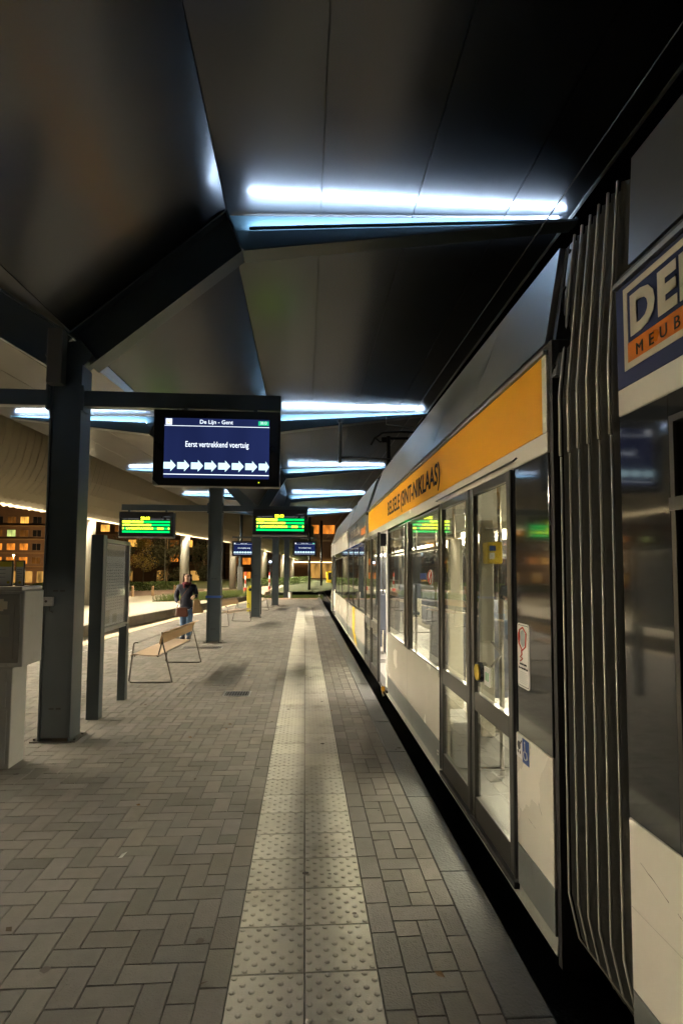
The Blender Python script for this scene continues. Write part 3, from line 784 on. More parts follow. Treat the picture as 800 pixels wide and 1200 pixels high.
# second section, third section with the nose
section(10.03, 14.10, [], [(10.12, 14.0, .84, 2.15)], M['bluegrey'])
D3 = (15.1+5.0, 21.6)
section(14.38, 23.2, [D3], [(14.95, 19.95, .74, 2.02)], M['white'])
for a in D1, D2, D3:
    q = MB(); q.box(XS-.018, XS+.10, a[0]+.01, a[1]-.01, .022, .058); P(q, 'door_step', M['rubber'], bevel=.004)
leaf(2.875, 3.625, btn=True); leaf(3.64, 4.455)
leaf(7.86, 8.74, .055); leaf(8.755, 9.585, .055)
leaf(D3[0]+.55, 21.05, .05); 
q = MB(); q.box(XS+.02, XS+.07, 7.55, 7.66, .06, 2.0); P(q, 'lit_door_jamb', M['whitep'])
q = MB(); q.box(XS-.05, XS+.04, 7.70, 7.80, 1.98, 2.16); P(q, 'door_drive', M['black'], bevel=.01)
q = MB(); q.tube([(XS-.02, 7.60, .02), (XS-.05, 7.55, .05), (XS-.05, 7.35, -.02)], .015, 8); P(q, 'door_guide', M['chrome'])
q = MB(); q.cyl((XS-.06, 7.48, .06), (XS-.02, 7.48, .06), .03, None, 12); P(q, 'marker_lamp', M['hazard'])
# windows of the main section
pane(4.53, 5.80, .81, 2.16); pane(6.07, 7.31, .81, 2.16)
q = MB(); q.box(XS-.004, XS+.02, 5.81, 6.06, .81, 2.16); P(q, 'window_post', M['sash'])
q = MB()
for yy in (5.84, 6.03): q.tube([(XS-.006, yy, .82), (XS-.006, yy, 2.15)], .012, 8)
P(q, 'post_trim', M['chrome'])
q = MB(); q.box(XS-.002, XS+.016, 4.55, 5.78, 1.825, 1.85); q.box(XS-.002, XS+.016, 6.09, 7.29, 1.835, 1.86); P(q, 'hopper_rail', M['sash'])
for a, b in ((10.13, 11.40), (11.42, 12.70), (12.72, 13.99)): pane(a, b, .85, 2.14)
for a, b in ((14.96, 16.6), (16.62, 18.28), (18.30, 19.94)): pane(a, b, .75, 2.01)
q = MB(); q.box(XS-.003, XS+.002, 12.2, 12.72, ZW+.003, ZB-.003); q.prism([(12.2, ZG+.002), (11.6, ZG+.002), (12.0, ZW), (12.6, ZW)], 'x', XS-.003, XS+.002); P(q, 'yellow_stripe', M['yellow'])
# interior fittings
q = MB(); q.box(1.39, 1.50, 4.33, 4.37, .35, 2.05); P(q, 'partition_panel', M['inner'], bevel=.01)
q = MB(); q.box(1.36, 1.50, 5.20, 5.24, .35, 1.95); P(q, 'partition_panel', M['inner'], bevel=.01)
q = MB(); q.box(1.405, 1.525, 4.20, 4.325, 1.70, 1.87); v_ = P(q, 'ticket_validator', M['yellow'], bevel=.012)
q = MB(); q.box(1.42, 1.47, 4.196, 4.1995, 1.80, 1.84); q.build('validator_display', M['bluep'], v_)
q = MB(); q.box(1.42, 1.46, 4.196, 4.1995, 1.735, 1.785); q.build('validator_slot', M['whitep'], v_)
q = MB(); q.box(1.55, 1.67, 5.9, 6.02, 1.62, 1.80); P(q, 'ticket_validator', M['yellow'], bevel=.012)
for (x, y) in ((1.45, 3.1), (1.53, 4.28), (1.36, 4.6), (1.62, 5.95), (1.45, 7.2), (1.4, 8.7), (1.9, 8.0), (1.5, 10.6), (1.5, 12.4), (1.5, 16), (1.5, 18.5), (1.5, 20.6)):
    q = MB(); q.tube([(x, y, .05), (x, y, 2.36)], .017, 8); P(q, 'grab_pole', M['chrome'])
q = MB(); q.tube([(1.42, 4.30, 1.98), (1.55, 4.30, 1.98), (1.55, 4.30, .55), (1.42, 4.30, .55)], .012, 8); q.tube([(1.45, 4.27, .9), (1.52, 4.24, 1.0), (1.45, 4.27, 1.1)], .01, 8); P(q, 'grab_rail', M['chrome'])
q = MB(); q.box(1.2, 1.85, 4.50, 4.95, .05, .42); P(q, 'wheel_box', M['machine'], bevel=.02)
q = MB(); q.cyl((1.50, 4.44, .40), (1.50, 4.499, .40), .09, None, 16); P(q, 'heater_grille', M['black'])
q = MB()
for i in range(5): q.box(1.43, 1.57, 4.434, 4.4395, .34+.028*i, .352+.028*i)
P(q, 'grille_slat', M['chrome'])
def seat(x, y, d):
    q = MB(); q.box(x-.22, x+.22, y-.2, y+.2, .42, .50); q.hexa([(x-.22,y-d*.20-.03,.5),(x+.22,y-d*.20-.03,.5),(x+.22,y-d*.20+.03,.5),(x-.22,y-d*.20+.03,.5),(x-.2,y-d*.27-.03,1.18),(x+.2,y-d*.27-.03,1.18),(x+.2,y-d*.27+.03,1.18),(x-.2,y-d*.27+.03,1.18)])
    q.box(x-.05, x+.05, y-.1, y+.1, .05, .42)
    P(q, 'passenger_seat', M['seat'], bevel=.02)
for y in (5.5, 6.35, 7.0): seat(1.75, y, 1); seat(2.95, y, 1)
for y in (3.2, 4.9, 8.4, 10.8, 11.7, 12.7, 15.4, 16.4, 17.4, 18.4): seat(2.95, y, -1)
for y in (10.8, 11.7, 12.7, 15.4, 16.4, 17.4, 18.6): seat(1.6, y, 1)
# nose
q = MB()
def nz(z): return [(XS, 23.2), (XR, 23.2), (XR-.1, 24.0), (XR-.55, 24.75), (2.25, 24.95), (XS+.55, 24.75), (XS+.1, 24.0)]
q.prism(nz(0), 'z', ZG, ZB-.002); P(q, 'cab_front', M['white'], bevel=.03)
q = MB(); q.prism(nz(0), 'z', ZB+.002, ZU); P(q, 'cab_windscreen', M['darkpanel'], bevel=.02)
q = MB(); q.prism(nz(0), 'z', ZU+.002, 2.7); q.prism([(1.3, 23.2), (3.2, 23.2), (3.0, 24.2), (1.5, 24.2)], 'z', 2.7, 3.1); P(q, 'cab_roof', M['alu'], bevel=.03)

# bellows
def bellows(y0, y1, n, main):
    path = [(1.55, -.12), (1.26, -.02), (1.14, .14), (1.10, .32), (1.10, 1.2), (1.10, 2.14), (1.10, 2.40), (1.17, 2.66), (1.36, 3.36), (1.5, 3.42), (3.0, 3.42)]
    nr = []
    for i in range(len(path)):
        a, b = path[max(0, i-1)], path[min(len(path)-1, i+1)]
        d = Vector((b[0]-a[0], b[1]-a[1])).normalized(); nr.append((d.y, -d.x))
    k_ = 2*n
    lean = (lambda z: max(0, z-2.4)*.36) if main else (lambda z: 0)
    vs = []
    for j in range(k_+1):
        y = lerp(y0, y1, j/k_); off = 0.012 if j % 2 else .075
        for (px, pz_), (nx_, nz_) in zip(path, nr): vs.append((px+abs(nx_)*off+(.0), y+lean(pz_), pz_-(off if abs(nz_) > .8 else 0)))
    m_ = len(path)
    q = MB(); q.add(vs, [(j*m_+i, j*m_+i+1, (j+1)*m_+i+1, (j+1)*m_+i) for j in range(k_) for i in range(m_-1)])
    o = P(q, 'bellows', M['fabric'])
    if main:
        for j in range(n):
            y = lerp(y0, y1, (2*j+1)/k_)
            q = MB()
            q.tube([(px, y, pz_) for px, pz_ in path[:6]], [.0042]*6, 6)
            q.tube([(px, y+.006+lean(pz_), pz_+.006) for px, pz_ in path[5:9]], [.0065]*4, 6)
            q.build('bellows_rib', M['ridge'], o, smooth=True)
bellows(1.872, 2.345, 6, True)
bellows(9.625, 10.025, 3, False); bellows(14.105, 14.375, 2, False)
q = MB(); q.box(XS+.01, XR-.05, 2.40, 2.436, -.05, 2.70); q.hexa([(XS+.03,2.40,2.70),(3.3,2.40,2.70),(3.3,2.436,2.70),(XS+.03,2.436,2.70),(1.37,2.74,3.36),(3.1,2.74,3.36),(3.1,2.776,3.36),(1.37,2.776,3.36)]); P(q, 'end_bulkhead', M['blackm'])
q = MB(); q.hexa([(XS+.005,2.355,2.52),(XS+.035,2.355,2.52),(XS+.035,2.398,2.52),(XS+.005,2.398,2.52),(1.355,2.66,3.34),(1.385,2.66,3.34),(1.385,2.70,3.34),(1.355,2.70,3.34)])
st_ = P(q, 'clamp_strip', M['alu_dull'], bevel=.004)
q = MB()
for u in (.06, .33, .62, .92):
    x, z = lerp(XS+.005, 1.355, u), lerp(2.52, 3.34, u); yb_ = lerp(2.377, 2.68, u); q.cyl((x+.012, yb_, z), (x-.008, yb_, z+.003), .011, None, 8)
q.build('bolt', M['blackm'], st_)
# sign on the near section
X_, Z_ = (0, -1, 0), (0, 0, 1); xs_ = XS-.0015
q = MB()
a, b, c, d, w_ = 1.815, -.25, 2.338, 2.628, .022
q.box(xs_, XS+.001, b, a, c, c+w_); q.box(xs_, XS+.001, b, a, d-w_, d); q.box(xs_, XS+.001, a-w_, a, c+w_, d-w_); q.box(xs_, XS+.001, b, b+w_, c+w_, d-w_)
sg = P(q, 'sign_border', M['cream'])
q = MB(); q.box(xs_-.0005, XS+.001, b+w_, a-w_, c+w_, 2.428); q.build('sign_stripe', M['signorange'], sg)
text('lettering', 'DEBA', .182, M['cream'], sg, (xs_-.001, 1.772, 2.452), X_, Z_, None, bold=.009, spacing=1.12)
text('lettering', 'MEUBELEN', .056, M['black'], sg, (xs_-.002, 1.742, 2.370), X_, Z_, None, spacing=1.95)
text('lettering', 'BELSELE (SINT-NIKLAAS)', .252, M['ink'], tram, (XS-.0005, 7.33, 2.372), X_, Z_, 2.87, bold=.004)
text('lettering', 'MEUBELEN', .24, M['cream'], tram, (XS-.0005, 13.4, 2.38), X_, Z_, 2.2, bold=.004)
q = MB(); q.box(XS-.003, XS+.0005, 10.1, 10.85, 2.32, 2.45); P(q, 'sign_stripe', M['signorange'])
# scuffs and panel joints on the lower panels
rs = random.Random(4)
for (ya, za, yb, zb, w_) in ((1.80, .70, 1.66, .655, .004), (1.62, .645, 1.59, .635, .003), (4.60, .60, 4.585, .52, .006), (4.74, .52, 4.725, .47, .004), (2.60, .57, 2.56, .52, .005), (2.72, .44, 2.63, .43, .002), (6.2, .62, 6.05, .60, .003)):
    n_ = 7; pts = []
    for i in range(n_+1):
        u = i/n_; pts.append((lerp(ya, yb, u), lerp(za, zb, u)+rs.uniform(-.4, .4)*w_, w_*rs.uniform(.15, .6)))
    q = MB(); q.add([(XS-.0006, y, z-h) for y, z, h in pts]+[(XS-.0006, y, z+h) for y, z, h in reversed(pts)], [tuple(range(2*n_+2))])
    P(q, 'scuff_mark', M['scuff'])
for ya, yb, z in ((-6, 1.86, .53), (4.48, 7.35, .30)):
    P(MB().box(XS-.0008, XS+.001, ya, yb, z, z+.002), 'panel_joint', M['joint_shade'])
for y in (-.6, 5.95): P(MB().box(XS-.0008, XS+.001, y, y+.003, ZW, ZB), 'panel_joint', M['grey'])
# stickers
def rrect(y0, y1, z0, z1, r, n=5):
    pts = []
    for cx_, cz_, a0 in ((y1-r, z1-r, 0), (y0+r, z1-r, 90), (y0+r, z0+r, 180), (y1-r, z0+r, 270)):
        for i in range(n+1): t_ = R(a0+90*i/n); pts.append((cx_+r*math.cos(t_), cz_+r*math.sin(t_)))
    return pts
xf = XS+.002
q = MB(); q.prism(rrect(2.680, 2.832, 1.058, 1.380, .02), 'x', xf-.0015, xf+.001); s1 = P(q, 'information_sticker', M['whitep'])
q = MB(); o1 = rrect(2.686, 2.826, 1.066, 1.372, .016); i1 = rrect(2.689, 2.823, 1.069, 1.369, .014)
nn = len(o1); q.add([(xf-.002, *p) for p in o1]+[(xf-.002, *p) for p in i1], [(i, (i+1) % nn, nn+(i+1) % nn, nn+i) for i in range(nn)]); q.build('sticker_frame', M['black'], s1)
q = MB(); q.add([(xf-.002, y, z) for y, z in ((2.728, 1.33), (2.757, 1.35), (2.79, 1.335), (2.795, 1.285), (2.765, 1.26), (2.73, 1.275))], [tuple(range(6))]); q.build('sticker_symbol', mat('sticker_grey', (.30, .34, .36), .5), s1)
q = MB()
q.tube([(xf-.003, y, z) for y, z in ((2.715, 1.335), (2.757, 1.362), (2.80, 1.345), (2.808, 1.28), (2.765, 1.245), (2.722, 1.268))], .004, 5, True)
q.tube([(xf-.003, y, z) for y, z in ((2.775, 1.245), (2.77, 1.225), (2.79, 1.21), (2.76, 1.205), (2.79, 1.19))], .004, 5)
q.disc((xf-.0025, 2.808, 1.31), (0,1,0), (0,0,1), .016, 10, .03)
q.build('sticker_symbol', M['redp'], s1)
text('lettering', 'Laat het weten', .016, M['black'], s1, (xf-.002, 2.80, 1.172), X_, Z_, .085, bold=.0005)
text('lettering', 'als er iets misloopt', .014, M['black'], s1, (xf-.002, 2.815, 1.152), X_, Z_, .115, bold=.0005)
q = MB()
for i in range(7): q.box(xf-.002, xf-.0014, 2.705 if i % 3 else 2.72, 2.812, 1.135-.009*i, 1.1375-.009*i)
q.build('small_print', mat('grey_print', (.45, .45, .43), .6), s1)
q = MB(); q.box(XS-.0015, XS+.001, 2.782, 2.857, .700, .812); s2 = P(q, 'pram_sticker', M['whitep'])
q = MB(); q.disc((XS-.0025, 2.822, .760), (0,1,0), (0,0,1), .022, 12); q.tube([(XS-.0025, 2.80, .775), (XS-.0025, 2.79, .79)], .003, 5)
for yy in (2.808, 2.835): q.disc((XS-.0025, yy, .728), (0,1,0), (0,0,1), .009, 10)
q.build('pram_symbol', M['black'], s2)
q = MB(); q.box(XS-.0015, XS+.001, 2.700, 2.780, .690, .808); s3 = P(q, 'wheelchair_sticker', M['bluep'])
q = MB(); q.tube([(XS-.0025, 2.742+.022*math.cos(R(a)), .732+.022*math.sin(R(a))) for a in range(-200, 60, 20)], .003, 5)
q.tube([(XS-.0025, 2.748, .782), (XS-.0025, 2.745, .748), (XS-.0025, 2.725, .748), (XS-.0025, 2.715, .718)], .0035, 5); q.disc((XS-.0025, 2.75, .790), (0,1,0), (0,0,1), .008, 10)
q.build('wheelchair_symbol', M['whitep'], s3)
q = MB(); q.cyl((XS+.008, 4.86, 1.585), (XS+.0115, 4.86, 1.585), .068, None, 18); s4 = P(q, 'no_smoking_sticker', M['whitep'])
q = MB(); q.tube([(XS+.006, 4.86+.06*math.cos(R(a)), 1.585+.06*math.sin(R(a))) for a in range(0, 360, 20)], .006, 5, True); q.tube([(XS+.006, 4.82, 1.625), (XS+.006, 4.90, 1.545)], .006, 5); q.build('ban_ring', M['redp'], s4)
q = MB(); q.box(XS+.008, XS+.0115, 5.05, 5.30, 1.56, 1.62); P(q, 'window_sticker', M['bluep'])
q = MB(); q.cyl((XS-.01, 4.49, .80), (XS+.002, 4.49, .80), .022, None, 10); P(q, 'key_switch', M['chrome'])
q = MB()
for z in (.14, .165): q.box(XS-.002, XS+.001, 4.56, 4.59, z, z+.012)
P(q, 'fleet_mark', M['whitep'])
q = MB(); q.tube([(XS-.004, 2.80, ZU+.045), (XS-.02, 2.80, ZU+.03), (XS-.02, 4.52, ZU+.03), (XS-.004, 4.52, ZU+.03)], .006, 6); P(q, 'door_gutter', M['sash'])
# pantograph
pn = MB()
pn.tube([(1.95, 12.9, 3.36), (1.95, 12.9, 4.82)], .045, 8); pn.tube([(1.95, 12.9, 3.4), (2.1, 13.6, 4.1), (1.95, 12.9, 4.8)], .03, 8)
pn.tube([(1.53, 12.9, 4.60), (1.62, 12.9, 4.76), (1.80, 12.9, 4.90), (2.05, 12.9, 4.93), (2.9, 12.9, 4.94), (3.1, 12.9, 4.8)], .026, 8)
pn.tube([(1.85, 12.95, 4.78), (2.9, 12.95, 4.80)], .03, 8); pn.tube([(1.62, 12.9, 4.78), (1.75, 12.9, 4.68), (1.95, 12.9, 4.72)], .02, 8)
pn.box(1.78, 1.9, 12.85, 12.95, 4.66, 4.78)
pn.build('pantograph', M['blackm'], tram)
# overhead line bracket
wb = thing('wire_bracket', 'grey tube bracket for the overhead wire hanging under the second canopy beam', 'bracket', (.78, 12.75, 4.1))
q = MB(); q.tube([(.783, 12.6, 5.10), (.783, 12.6, 4.10)], .038, 10); q.build('drop_tube', M['alu_dull'], wb)
q = MB(); q.tube([(.783, 12.6, 4.21), (1.0, 12.6, 4.24), (2.0, 12.6, 4.21)], .016, 8); q.tube([(.75, 12.6, 4.21), (1.05, 12.6, 4.235)], .03, 8); q.build('registration_arm', M['rod'], wb)
q = MB(); q.cyl((.783, 12.6, 5.10), (.783, 12.6, 5.04), .07, None, 10); q.build('fixing_plate', M['steel'], wb)
q = MB(); q.tube([(1.86, 12.66, 5.22), (1.86, 12.66, 5.04), (2.5, 12.66, 4.97)], .014, 8); q.build('stay_rod', M['alu_dull'], wb)
ow = MB(); ow.tube([(2.25, -6, 4.97), (2.25, 12.9, 4.965), (2.25, 60, 4.97)], .007, 6)
tag(ow.build('overhead_wire', M['rod']), 'thin overhead contact wire running above the tram roof', 'wire')

# ------------------------------------------------------------------ street furniture on the platform
# ticket machine
tm = thing('ticket_machine', 'grey metal ticket machine cut off by the left edge, with small posters on top', 'ticket machine', (-2.75, 4.95, 0))
q = MB(); q.box(-3.10, -2.40, 4.812, 5.06, 0, .82); q.build('pedestal', M['machine'], tm, bevel=.008)
q = MB(); q.box(-3.08, -2.44, 4.800, 4.811, .50, .80); q.build('upper_hatch', M['machine'], tm, bevel=.006)
q = MB(); q.box(-3.08, -2.43, 4.804, 4.811, .04, .48); q.build('lower_hatch', M['machine'], tm, bevel=.006)
q = MB(); q.box(-3.20, -2.315, 4.79, 5.13, .83, 1.455); q.build('cabinet', M['machine'], tm, bevel=.01)
q = MB(); q.box(-3.22, -2.33, 4.77, 5.13, 1.456, 1.492); q.build('top_cover', M['alu_dull'], tm, bevel=.008)
q = MB(); q.box(-3.18, -2.345, 4.775, 4.789, .865, 1.43); dr = q.build('front_door', mat('door_grey', (.26, .26, .25), .35, .4, .08, 3), tm, bevel=.006)
q = MB(); q.box(-3.15, -2.385, 4.768, 4.7745, .90, 1.40); q.build('door_glass', mat('cloudy_window', (.30, .30, .29), .15, 0, .2, 3, coat=1.), dr)
q = MB(); q.box(-2.62, -2.42, 4.765, 4.7675, 1.08, 1.26); q.build('instruction_plate', mat('faded_plate', (.30, .295, .26), .6), dr)
q = MB(); q.box(-2.53, -2.44, 4.765, 4.7675, 1.305, 1.37); q.box(-2.50, -2.47, 4.7645, 4.765, 1.29, 1.39); q.build('door_sticker', M['cream'], dr)
q = MB(); q.box(-2.63, -2.56, 4.755, 4.7675, .965, 1.0); q.build('coin_slot', M['chrome'], dr, bevel=.004)
for x0, x1 in ((-2.72, -2.447), (-2.425, -2.353)):
    q = MB(); q.box(x0, x1, 4.84, 4.86, 1.494, 1.71); fr_ = q.build('poster_frame', M['black'], tm, bevel=.003)
    q = MB(); q.box(x0+.008, x1-.006, 4.836, 4.8395, 1.502, 1.70); q.build('poster', M['paper'], fr_)
    q = MB(); q.box(x0+.008, x1-.006, 4.834, 4.8355, 1.655, 1.70); q.build('poster_heading', M['papery'], fr_)
    q = MB()
    for i in range(6): q.box(x0+.014, lerp(x0, x1, .55 if i % 2 else .8), 4.8345, 4.8355, 1.63-.016*i, 1.634-.016*i)
    q.build('poster_print', M['papertext'], fr_)
    q = MB(); q.disc((x1-.03, 4.8345, 1.525), (1,0,0), (0,0,1), .012, 10); q.build('poster_seal', M['papery'], fr_)
# timetable board
tb_ = thing('timetable_board', 'glazed timetable board on two dark posts beside the nearest column', 'timetable board', (-2.28, 6.8, 0))
q = MB(); q.box(-2.36, -2.225, 6.30, 6.42, 0, 2.02); q.build('post', M['steel'], tb_, bevel=.004)
q = MB(); q.box(-2.325, -2.23, 7.20, 7.30, 0, .95); q.build('post', M['steel'], tb_, bevel=.004)
q = MB(); q.box(-2.345, -2.295, 6.42, 7.31, .925, 1.985); q.build('case', M['steel'], tb_, bevel=.004)
q = MB(); w_ = .045
q.box(-2.294, -2.24, 6.42, 7.31, .925, .925+w_); q.box(-2.294, -2.24, 6.42, 7.31, 1.985-w_, 1.985); q.box(-2.294, -2.24, 6.42, 6.42+w_, .925+w_, 1.985-w_); q.box(-2.294, -2.24, 7.31-w_, 7.31, .925+w_, 1.985-w_)
q.build('frame', M['alu_dull'], tb_, bevel=.004)
q = MB(); q.box(-2.294, -2.29, 6.47, 7.26, .975, 1.935); pp = q.build('timetable_sheet', mat('timetable_paper', (.78, .79, .82), .6, 0, .12, 3), tb_)
q = MB()
for i in range(9):
    y0 = 6.55+.075*i
    for j in range(14): q.box(-2.2895, -2.2885, y0, y0+.05*(.6+.4*random.random()), 1.62-.036*j, 1.628-.036*j)
for j in range(3): q.box(-2.2895, -2.2885, 6.55, 7.2, 1.66+.02*j, 1.664+.02*j)
q.build('timetable_print', mat('timetable_ink', (.25, .26, .30), .6), pp)
q = MB(); q.box(-2.2895, -2.2885, 6.50, 7.22, 1.79, 1.925); q.box(-2.2895, -2.2885, 6.52, 6.75, 1.0, 1.16); q.box(-2.2895, -2.2885, 6.85, 7.0, 1.0, 1.1); q.build('timetable_heading', mat('pale_heading', (.55, .54, .46), .6), pp)
q = MB(); q.box(-2.262, -2.258, 6.465, 7.265, .97, 1.94); q.build('glazing', M['boardglass'], tb_)

# benches (back towards the tram side, seat facing left)
def bench(label, loc, rz, scale=1., L=1.75):
    t = thing('bench', label, 'bench', loc, 'plywood and steel rod benches')
    # local: length along +Y from 0..L, back at x=0 .. seat towards -x
    for yy in (0., L):
        q = MB()
        q.tube([(-.16, yy, .73), (-.155, yy, .60), (-.0, yy, .012), (-.03, yy, .010), (-.60, yy, .010), (-.62, yy, .03), (-.58, yy, .40), (-.565, yy, .56), (-.54, yy, .58), (-.50, yy, .575)], .0105, 8)
        q.tube([(-.15, yy, .62), (-.215, yy, .37)], .0105, 8)
        ORG[t.name] = Vector(); o = q.build('side_frame', M['rod'], t)
    q = MB(); q.tube([(-.22, 0, .375), (-.22, L, .375)], .009, 8); q.tube([(-.55, 0, .385), (-.55, L, .385)], .009, 8); q.tube([(-.56, 0, .56), (-.56, L, .56)], .004, 6); q.build('rail', M['rod'], t)
    q = MB(); pts = [(-.60, .375), (-.57, .405), (-.50, .405), (-.35, .390), (-.24, .388), (-.20, .395)]
    prof = pts+[(x, z+.014) for x, z in reversed(pts)]
    q.prism(prof, 'y', -.05, L+.05); q.build('seat', M['plypink'], t, bevel=.003)
    q = MB(); pts = [(-.168, .555), (-.165, .60), (-.150, .66), (-.125, .715), (-.085, .735), (-.055, .73)]
    prof = pts+[(x-.013, z+.008) for x, z in reversed(pts)]
    q.prism(prof, 'y', -.05, L+.05); q.build('backrest', M['plywood'], t, bevel=.003)
    t.rotation_euler.z = rz
    return t
bench('nearest plywood bench, just beyond the timetable board, seen from behind', (-1.89, 8.25, 0), R(-3.0))
bench('second plywood bench, between the second column and the yellow ticket post', (-2.28, 17.9, 0), R(165))
b3 = bench('farthest plywood bench, a thin tilted backrest beside the fourth column', (-1.42, 22.6, 0), R(-3.0))

# yellow ticket post
yt = thing('ticket_post', 'tall yellow ticket post at the foot of the third column', 'ticket post', (-2.1, 21.8, 0))
q = MB(); q.box(-2.22, -1.98, 21.7, 21.95, .02, .93); q.build('body', M['yellowg'], yt, bevel=.02)
q = MB(); q.prism([(-2.20, .93), (-2.0, .93), (-2.03, 1.0), (-2.17, 1.0)], 'y', 21.72, 21.93); q.build('cap', M['yellowg'], yt, bevel=.01)
q = MB(); q.cyl((-2.1, 21.70, .86), (-2.1, 21.685, .86), .06, None, 14); q.build('reader', M['black'], yt)
q = MB(); q.box(-1.979, -1.95, 21.7, 21.95, .02, .92); q.build('side_panel', mat('pinkish_panel', (.5, .38, .30), .5), yt)
# dark sign post right of the third column
sp = thing('short_post', 'slim black post standing just right of the third column', 'post', (-1.62, 20.6, 0))
q = MB(); q.box(-1.66, -1.575, 20.55, 20.65, 0, 1.02); q.build('shaft', M['blackm'], sp, bevel=.01)
q = MB(); q.box(-1.67, -1.565, 20.54, 20.66, 1.022, 1.05); q.build('cap', M['rod'], sp)
# small litter bin at the fifth column
lb = thing('litter_bin', 'small pale bin at the foot of the farthest column', 'bin', (-.80, 31.4, 0))
q = MB(); q.cyl((-.80, 31.4, .03), (-.80, 31.4, .38), .10, .13, 14); q.build('tub', M['whitep'], lb); q = MB(); q.cyl((-.80, 31.4, .382), (-.80, 31.4, .42), .135, .10, 14); q.build('lid', M['black'], lb)

lt = MB()
for _ in range(46):
    y = random.uniform(1.8, 14); x = random.uniform(max(pl(y)+.3, -3.2), .9)
    a = random.uniform(0, 6.28); r_ = random.uniform(.012, .03); ca, sa = math.cos(a)*r_, math.sin(a)*r_
    t_ = random.choice(((.16,.09,.03), (.10,.055,.02), (.07,.05,.025))); lt.t = t_
    lt.add([(x-ca, y-sa, .004), (x-sa*.5, y+ca*.5, .010), (x+ca, y+sa, .005), (x+sa*.5, y-ca*.5, .003)], [(0,1,2,3)])
lt.t = (.6,.6,.58); lt.add([(-1.04, 3.33, .004), (-1.03, 3.36, .012), (-1.01, 3.40, .005), (-1.02, 3.34, .003)], [(0,1,2,3)])
o = lt.build('litter', mat('dry_leaf', (1,1,1), .8, attr=True, var=.0), tone=True); o['kind'] = 'stuff'
gm = MB()
for _ in range(60):
    y = random.uniform(1.7, 12); x = random.uniform(-3.2, .9); r_ = random.uniform(.008, .022)
    gm.add([(x+r_*random.uniform(.7,1.2)*math.cos(6.283*i/9), y+r_*random.uniform(.7,1.2)*math.sin(6.283*i/9), .0062 if TL < x < TR else .0025) for i in range(9)], [tuple(range(9))])
o = gm.build('gum_spots', mat('trodden_gum', (.07,.062,.052), .8)); o['kind'] = 'stuff'

# ------------------------------------------------------------------ woman
wx, wy = -2.74, 13.2
pw = thing('person', 'woman in a dark navy jacket, burgundy scarf and blue jeans standing with two bags', 'person', (wx, wy, 0))
def skin_mesh(name, joints, bones, m, parent, sub=2, root=0):
    me = bpy.data.meshes.new(name); o_ = ORG[parent.name]
    me.from_pydata([Vector(j[:3]) for j in joints], bones, [])
    o = bpy.data.objects.new(name, me); C.objects.link(o); o.parent = parent; ORG[o.name] = o_.copy()
    sk = o.modifiers.new('skin', 'SKIN')
    for i, j in enumerate(joints):
        sv = me.skin_vertices[0].data[i]; rr_ = j[3]
        sv.radius = rr_ if isinstance(rr_, tuple) else (rr_, rr_); sv.use_root = (i == root)
    sk.use_smooth_shade = True
    sd = o.modifiers.new('sub', 'SUBSURF'); sd.levels = sub; sd.render_levels = sub
    # bake
    dg = bpy.context.evaluated_depsgraph_get(); dg.update()
    nm = bpy.data.meshes.new_from_object(o.evaluated_get(dg)); o.modifiers.clear(); o.data = nm
    nm.materials.clear(); nm.materials.append(m)
    for p in nm.polygons: p.use_smooth = True
    return o
# facing the camera (-Y), turned a little to her left (image right)
J = [(0,0,.80,(.12,.10)), (0,0,.98,(.10,.08)), (0,0,1.20,(.13,.085)), (.0,.0,1.30,(.05,.05)), (.012,-.012,1.385,(.055,.06)), (.016,-.02,1.46,(.078,.092)), (.014,-.012,1.53,(.055,.07)),
     (-.075,0,.74,.085), (-.068,0,.43,.058), (-.062,.02,.085,.042), (-.065,-.11,.045,.038),
     (.075,0,.74,.085), (.070,-.01,.43,.058), (.060,.02,.085,.042), (.085,-.10,.045,.038),
     (-.165,0,1.24,.05), (-.235,.02,.99,.042), (-.15,-.12,.86,.032),
     (.165,0,1.24,.05), (.215,.0,1.02,.042), (.185,-.16,1.01,.030), (.18,-.215,1.005,.026)]
Bn = [(0,1),(1,2),(2,3),(3,4),(4,5),(5,6),(0,7),(7,8),(8,9),(9,10),(0,11),(11,12),(12,13),(13,14),(2,15),(15,16),(16,17),(2,18),(18,19),(19,20),(20,21)]
# fingers of the visible hand
base = len(J)
for i, (dx, l) in enumerate(((-.022, .05), (-.008, .058), (.008, .055), (.022, .045))):
    J += [(.18+dx, -.24, 1.0, .0085), (.18+dx, -.25, 1.0-l*.6, .008), (.18+dx, -.235, 1.0-l, .007)]
    Bn += [(21, base+3*i), (base+3*i, base+3*i+1), (base+3*i+1, base+3*i+2)]
J += [(.148, -.21, .99, .009), (.142, -.235, .97, .008)]; Bn += [(21, base+12), (base+12, base+13)]
body = skin_mesh('body', J, Bn, M['skin'], pw)
jk = [(0,0,.86,(.155,.125)), (0,0,1.0,(.140,.115)), (0,0,1.18,(.155,.115)), (0,0,1.285,(.085,.08)), (0,0,.72,(.17,.135)),
      (-.175,0,1.235,.07), (-.250,.02,.99,.062), (-.165,-.115,.875,.052), (.175,0,1.235,.07), (.232,.0,1.02,.060), (.190,-.135,1.01,.050)]
skin_mesh('jacket', jk, [(0,1),(1,2),(2,3),(0,4),(2,5),(5,6),(6,7),(2,8),(8,9),(9,10)], M['jacket'], pw)
jn = [(0,0,.78,(.135,.11)), (-.08,0,.70,.10), (-.070,0,.43,.074), (-.062,.018,.07,.062), (.08,0,.70,.10), (.072,-.01,.43,.074), (.060,.018,.07,.062)]
skin_mesh('jeans', jn, [(0,1),(1,2),(2,3),(0,4),(4,5),(5,6)], M['jeans'], pw)
